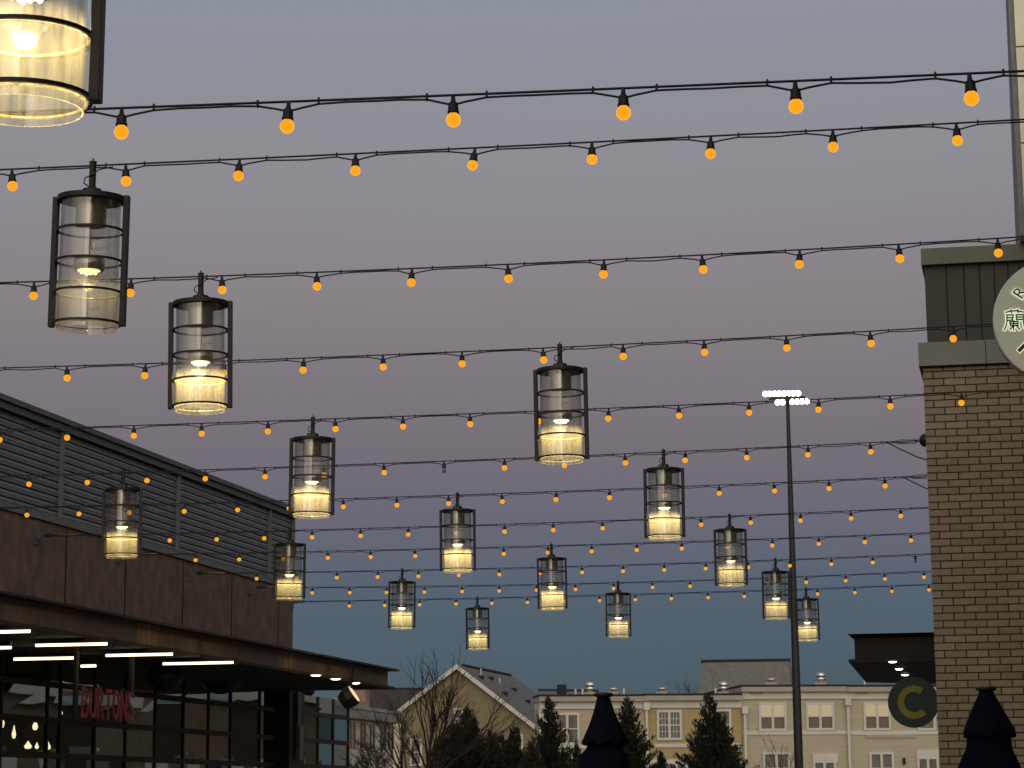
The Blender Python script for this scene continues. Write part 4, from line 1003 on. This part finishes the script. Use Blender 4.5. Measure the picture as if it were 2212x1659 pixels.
# roof slabs; the right slope shows, so it runs back
def slab(p, q, depth, th, name, mat):
    P0 = PGb.w(p[0], .25, p[1]); P1 = PGb.w(q[0], .25, q[1]); up = Vector((0, 0, th))
    mb = MB().add([P0, P1, P1+dn*depth, P0+dn*depth, P0+up, P1+up, P1+dn*depth+up, P0+dn*depth+up], [(0,3,2,1),(4,5,6,7),(0,1,5,4),(1,2,6,5),(2,3,7,6),(3,0,4,7)])
    return mb.build(name, mat, gt)
sl_R = slab((gb, gzt), (gc+.35, gzr-.27), 17, .12, 'right_roof', roofg); sl_L = slab((ga-.3, gz-.23), (gb, gzt), 17, .12, 'left_roof', roofg)
def rake(p, q, nm):
    P0 = PGb.w(p[0], .28, p[1]); P1 = PGb.w(q[0], .28, q[1]); up = Vector((0, 0, .14)); dnn = Vector((0, 0, -.17))
    MB().add([P0+dnn, P1+dnn, P1+up, P0+up]+[x_+dn*.12 for x_ in (P0+dnn, P1+dnn, P1+up, P0+up)], [(0,1,2,3),(7,6,5,4),(0,4,5,1),(1,5,6,2),(2,6,7,3),(3,7,4,0)]).build(nm, white, gt)
rake((gb, gzt), (gc+.4, gzr-.3), 'rake_board'); rake((ga-.35, gz-.27), (gb, gzt), 'rake_board')
MB().tube([PGb.w(gb, -1.5, gzt+.15), PGb.w(gb, -15.5, gzt+.15)], .11, 6).build('ridge_vent', darkedge, gt)
for (f_, dd, k_) in ((.18, 2.2, 'm'), (.16, 5.5, 'm'), (.42, 3.2, 'm'), (.30, 9, 'm'), (.50, 8.2, 'm')):
    x_ = gb+(gc-gb)*f_; z_ = gzt+(gzr-gzt)*f_; b0 = PGb.w(x_, -dd, z_+.1)
    MB().box((b0.x-.2, b0.y-.2, b0.z-.05), (b0.x+.2, b0.y+.2, b0.z+.16)).build('box_vent', darkedge, gt)
for (f_, dd) in ((.10, 4.2), (.22, 6.8), (.55, 10)):
    x_ = gb+(gc-gb)*f_; z_ = gzt+(gzr-gzt)*f_; b0 = PGb.w(x_, -dd, z_+.05)
    MB().lathe([(.05, 0), (.05, .45)], b0, 8).build('vent_pipe', white, gt)
PGw = Plane(PGb.o+PGb.n*-.12, PGb.t, PGb.n)
for (u0, u1, v0, v1) in ((984, 998, 1534, 1572), (1110, 1126, 1590, 1640), (1168-9, 1175, 1572, 1592), (890, 908, 1600, 1650)):
    window(gt, u0, u1, v0, v1, 'dark', PGw)
eb = PGw.sz(1160, 1568)

# white building left, seen along its face
XW = -28.0
PW = Plane((XW, 0, 0), (0, 1, 0), (1, 0, 0))
ya_, zw = PW.sz(735, 1523); yb_, _ = PW.sz(850, 1537); zwt = zw
wb = thing('white_building', (XW-4, (ya_+yb_)/2, -2), 'pale building with tall narrow paired windows behind the bare branches', 'house')
wallw = pmat('greyish white wall', (.62, .60, .47), .8, 0, .08, 1)
MB().box((XW-9, ya_-4, -2.5), (XW, yb_, zwt-.5)).build('wall', wallw, wb)
MB().box((XW-9.2, ya_-4.2, zwt-.5), (XW+.3, yb_+.3, zwt-.12)).build('cornice', pmat('grey cornice', (.30, .30, .27), .7), wb)
MB().box((XW-9.2, ya_-4.2, zwt-.119), (XW+.35, yb_+.35, zwt+.02)).build('roof', gutter, wb)
blk0 = PW.sz(776, 1530)[0]; blk1 = PW.sz(834, 1530)[0]; _, zk = PW.sz(800, 1511)
MB().box((XW-5, blk0, zwt+.021), (XW-.8, blk1, zk)).build('roof_block', pmat('grey roof block', (.27, .265, .23), .8), wb)
for u in (762, 784, 804, 827, 844):
    for du in (-3.5, 3.5):
        y0_, z0w = PW.sz(u+du-2, 1560+ (u-762)*.1); y1_, _ = PW.sz(u+du+1.2, 1560); z1w = PW.sz(u, 1617+(u-762)*.02)[1]
        ww = MB().box((XW+.001, y0_, z1w), (XW+.05, y1_, z0w)).build('window', panem, wb)
# dark brown roofed house behind it
slope_roof(700, 1545, 745, 1488, 955, 1490, 975, 1545, 205, 213, roofb, 'house with a long dark brown roof left of the gable', wallw)
pk_ = at_depth(772, 1494, 203)
tag(MB().box((pk_.x-1.0, 202.4, pk_.z-1.2), (pk_.x+.85, 203.8, pk_.z+.3)).build('brick_chimney', pmat('faded pink brick', (.30, .19, .155), .85, 0, .15, 4), origin=(pk_.x, 203, pk_.z-1.2)), 'faded pink chimney on the dark brown roof', 'chimney')

# ================================================================== TREES
barkm = pmat('dark bark', (.030, .022, .016), .95, 0, .3, 20, .5, 60)
needle = [pmat('dark needles', (.014, .018, .008), .8, 0, .5, 1.2), pmat('dull olive needles', (.022, .024, .010), .8, 0, .5, 1.2)]
def evergreen(uc, vtop, wpx, Y, lab, seed, mat=0, lean=0, dens=1.0, twin=None, vbase=1800):
    r_ = random.Random(seed); top = at_depth(uc, vtop, Y); base_z = -1.2; h = top.z-base_z; Rm = wpx/2*Y/F*1.05
    t = thing('evergreen_tree', (top.x, Y, base_z), lab, 'tree', 'dark evergreen trees in front of the houses')
    MB().tube([(top.x, Y, base_z), (top.x+.05, Y, base_z+h*.5), (top.x, Y, top.z-.15)], [.13, .07, .015], 8).build('trunk', barkm, t)
    mb = MB(); nb = int(520*dens)
    def spray(p, d, ln, wd):
        # a feathery tuft: a few narrow pointed blades
        for _ in range(9):
            dd = (d+Vector((r_.gauss(0, .28), r_.gauss(0, .28), r_.gauss(.1, .25)))).normalized()
            sd = dd.cross(Vector((r_.uniform(-1, 1), r_.uniform(-1, 1), r_.uniform(-1, 1)))).normalized()*wd*r_.uniform(.5, 1)
            q = p+Vector((r_.gauss(0, ln*.22), r_.gauss(0, ln*.22), r_.gauss(0, ln*.22))); L_ = ln*r_.uniform(.5, 1.1)
            mb.add([q-sd*.5, q+dd*L_*.5-sd, q+dd*L_, q+dd*L_*.45+sd], [(0,1,2,3)])
    apexes = [(0, 0, 1.0, 1.0)]+([twin] if twin else [])
    for (ox, oy, hs_, ws) in apexes:
        hh = h*hs_
        for i in range(nb):
            f_ = (i+r_.random())/nb; f_ = f_**.75          # 0 top .. 1 bottom
            z = base_z+hh*(1-f_)
            rad = Rm*ws*(.04+1.0*min(1, f_*1.75)**.95)*(1 if f_ < .85 else .85)
            a = r_.uniform(0, 2*math.pi); rad *= r_.choice((.55, .75, .95, 1, 1.05, 1.15))*r_.uniform(.82, 1.05)
            org_ = Vector((top.x+ox*.8*(f_*.4+.6 if ox else 1), Y+oy, z))
            out = Vector((math.cos(a), math.sin(a), 0)); tip = org_+out*rad+Vector((0, 0, rad*r_.uniform(.35, .8)))
            st_ = org_+out*.03
            steps = max(2, int(rad/.10))
            for j in range(steps):
                g_ = (j+1)/steps
                if r_.random() < .12: continue
                p_ = st_.lerp(tip, g_)+Vector((0, 0, -.08*math.sin(g_*3.1)))
                d_ = (out*(.55)+Vector((0, 0, .75+.5*g_))).normalized()
                spray(p_, d_, .17*(1.1-.35*g_)+.05, .026+.016*(1-g_))
        for j in range(5): spray(Vector((top.x+ox*.8, Y+oy, base_z+hh-.12+.05*j)), Vector((0, 0, 1)), .16, .014)
    mb.build('crown', needle[mat], t)
    return t
evergreen(1186, 1512, 130, 96, 'pointed evergreen overlapping the corner of the pinkish house', 11, 0)
evergreen(1356, 1512, 150, 98, 'pointed evergreen just right of the closed umbrella', 12, 0)
evergreen(1531, 1508, 150, 95, 'broad evergreen with two points in front of the yellow house', 13, 0, twin=(.68, .3, .88, .8), dens=1.1)
evergreen(1009, 1535, 150, 92, 'ragged dark evergreen low in front of the gable', 14, 0, twin=(.45, -.2, .93, .8), dens=1.0)
evergreen(1112, 1577, 115, 94, 'small evergreen between the gable window and the pointed one', 15, 0)
evergreen(1247, 1610, 44, 93, 'small evergreen tip left of the umbrella', 16, 0, dens=.6)
evergreen(1428, 1632, 70, 96, 'low evergreen tip between the two big evergreens on the right', 17, 0, dens=.6)
evergreen(1060, 1585, 120, 93, 'low evergreen behind the ragged dark one', 18, 1, dens=.8)
evergreen(985, 1570, 130, 97, 'dark evergreen mass under the lower gable window', 31, 1)
evergreen(1085, 1592, 130, 97, 'dark evergreen filling the gap below the gable', 32, 0)
evergreen(1150, 1612, 110, 92, 'low bushy evergreen at the left foot of the pointed one', 33, 1)
evergreen(960, 1600, 130, 91, 'low dark evergreen at the foot of the bare tree', 19, 0, dens=.8)

def bare_tree(u, vtrunk, Y, stems, lab, seed, levels=4, thick=.09, zb=-1.2):
    r_ = random.Random(seed); b0 = at_depth(u, vtrunk, Y); t = thing('bare_tree', (b0.x, Y, zb), lab, 'tree', 'leafless trees in front of the houses')
    trunk = MB(); twigs = MB()
    def grow(p, d, ln, rad, lev, mb):
        pts = [p]; q = p; dd = d; n_ = 4
        for i in range(n_):
            dd = (dd+Vector((r_.gauss(0, .07), r_.gauss(0, .07), r_.gauss(.015, .05)))).normalized(); q = q+dd*ln/n_; pts.append(q)
        mb.tube(pts, [rad*(1-.55*i/n_) for i in range(n_+1)], 5 if lev < 2 else 3, cap=False)
        if lev >= levels: return
        for i in range(r_.choice((3, 4, 5)) if lev else 5):
            k_ = r_.randint(1, n_); pp = pts[k_]; ax_ = Vector((r_.gauss(0, 1), r_.gauss(0, 1), r_.gauss(0, .5))).normalized()
            nd_ = (dd+ax_*r_.uniform(.3, .62)).normalized(); grow(pp, nd_, ln*r_.uniform(.45, .72), max(rad*.5, .006), lev+1, twigs)
    base = Vector((b0.x, Y, zb))
    for (tu, tv, ln_) in stems:
        e = at_depth(tu, tv, Y+r_.uniform(-.5, .5)); s_ = Vector((b0.x+r_.uniform(-.15, .15), Y, b0.z)); d = (e-s_)
        grow(s_, d.normalized(), d.length*.62, thick*r_.uniform(.35, .6), 1, trunk)
    trunk.tube([base, base+Vector((0, 0, (b0.z-zb)*.5)), b0], [thick*1.6, thick*1.3, thick], 7)
    trunk.build('trunk', barkm, t); twigs.build('crown', barkm, t)
bare_tree(925, 1690, 88, [(890, 1520, 1), (905, 1450, 1), (918, 1440, 1), (935, 1448, 1), (950, 1425, 1), (968, 1470, 1), (985, 1500, 1), (1010, 1490, 1), (1070, 1520, 1), (1110, 1540, 1), (870, 1560, 1), (1000, 1560, 1), (940, 1500, 1), (1130, 1560, 1)], 'big many stemmed leafless tree in front of the gable', 21, 4, .10)
bare_tree(872, 1680, 84, [(862, 1520, 1), (830, 1545, 1), (800, 1560, 1), (778, 1545, 1), (850, 1500, 1), (780, 1600, 1), (880, 1540, 1)], 'leafless tree reaching left across the pale building', 22, 4, .08)
bare_tree(1690, 1700, 90, [(1640, 1612, 1), (1665, 1600, 1), (1700, 1625, 1), (1720, 1620, 1), (1655, 1640, 1)], 'thin leafless sapling below the cream house beside the pole', 23, 3, .035)
bare_tree(810, 1740, 80, [(770, 1640, 1), (790, 1610, 1), (815, 1600, 1), (840, 1630, 1), (780, 1660, 1), (830, 1650, 1), (800, 1640, 1), (760, 1665, 1)], 'dense leafless shrub at the foot of the pale building', 24, 5, .04)
# far thin branches above the roofs
bare_tree(1500, 1560, 175, [(1480, 1478, 1), (1510, 1474, 1), (1530, 1483, 1), (1460, 1484, 1)], 'faint leafless twigs rising behind the yellow house roof', 25, 4, .06)
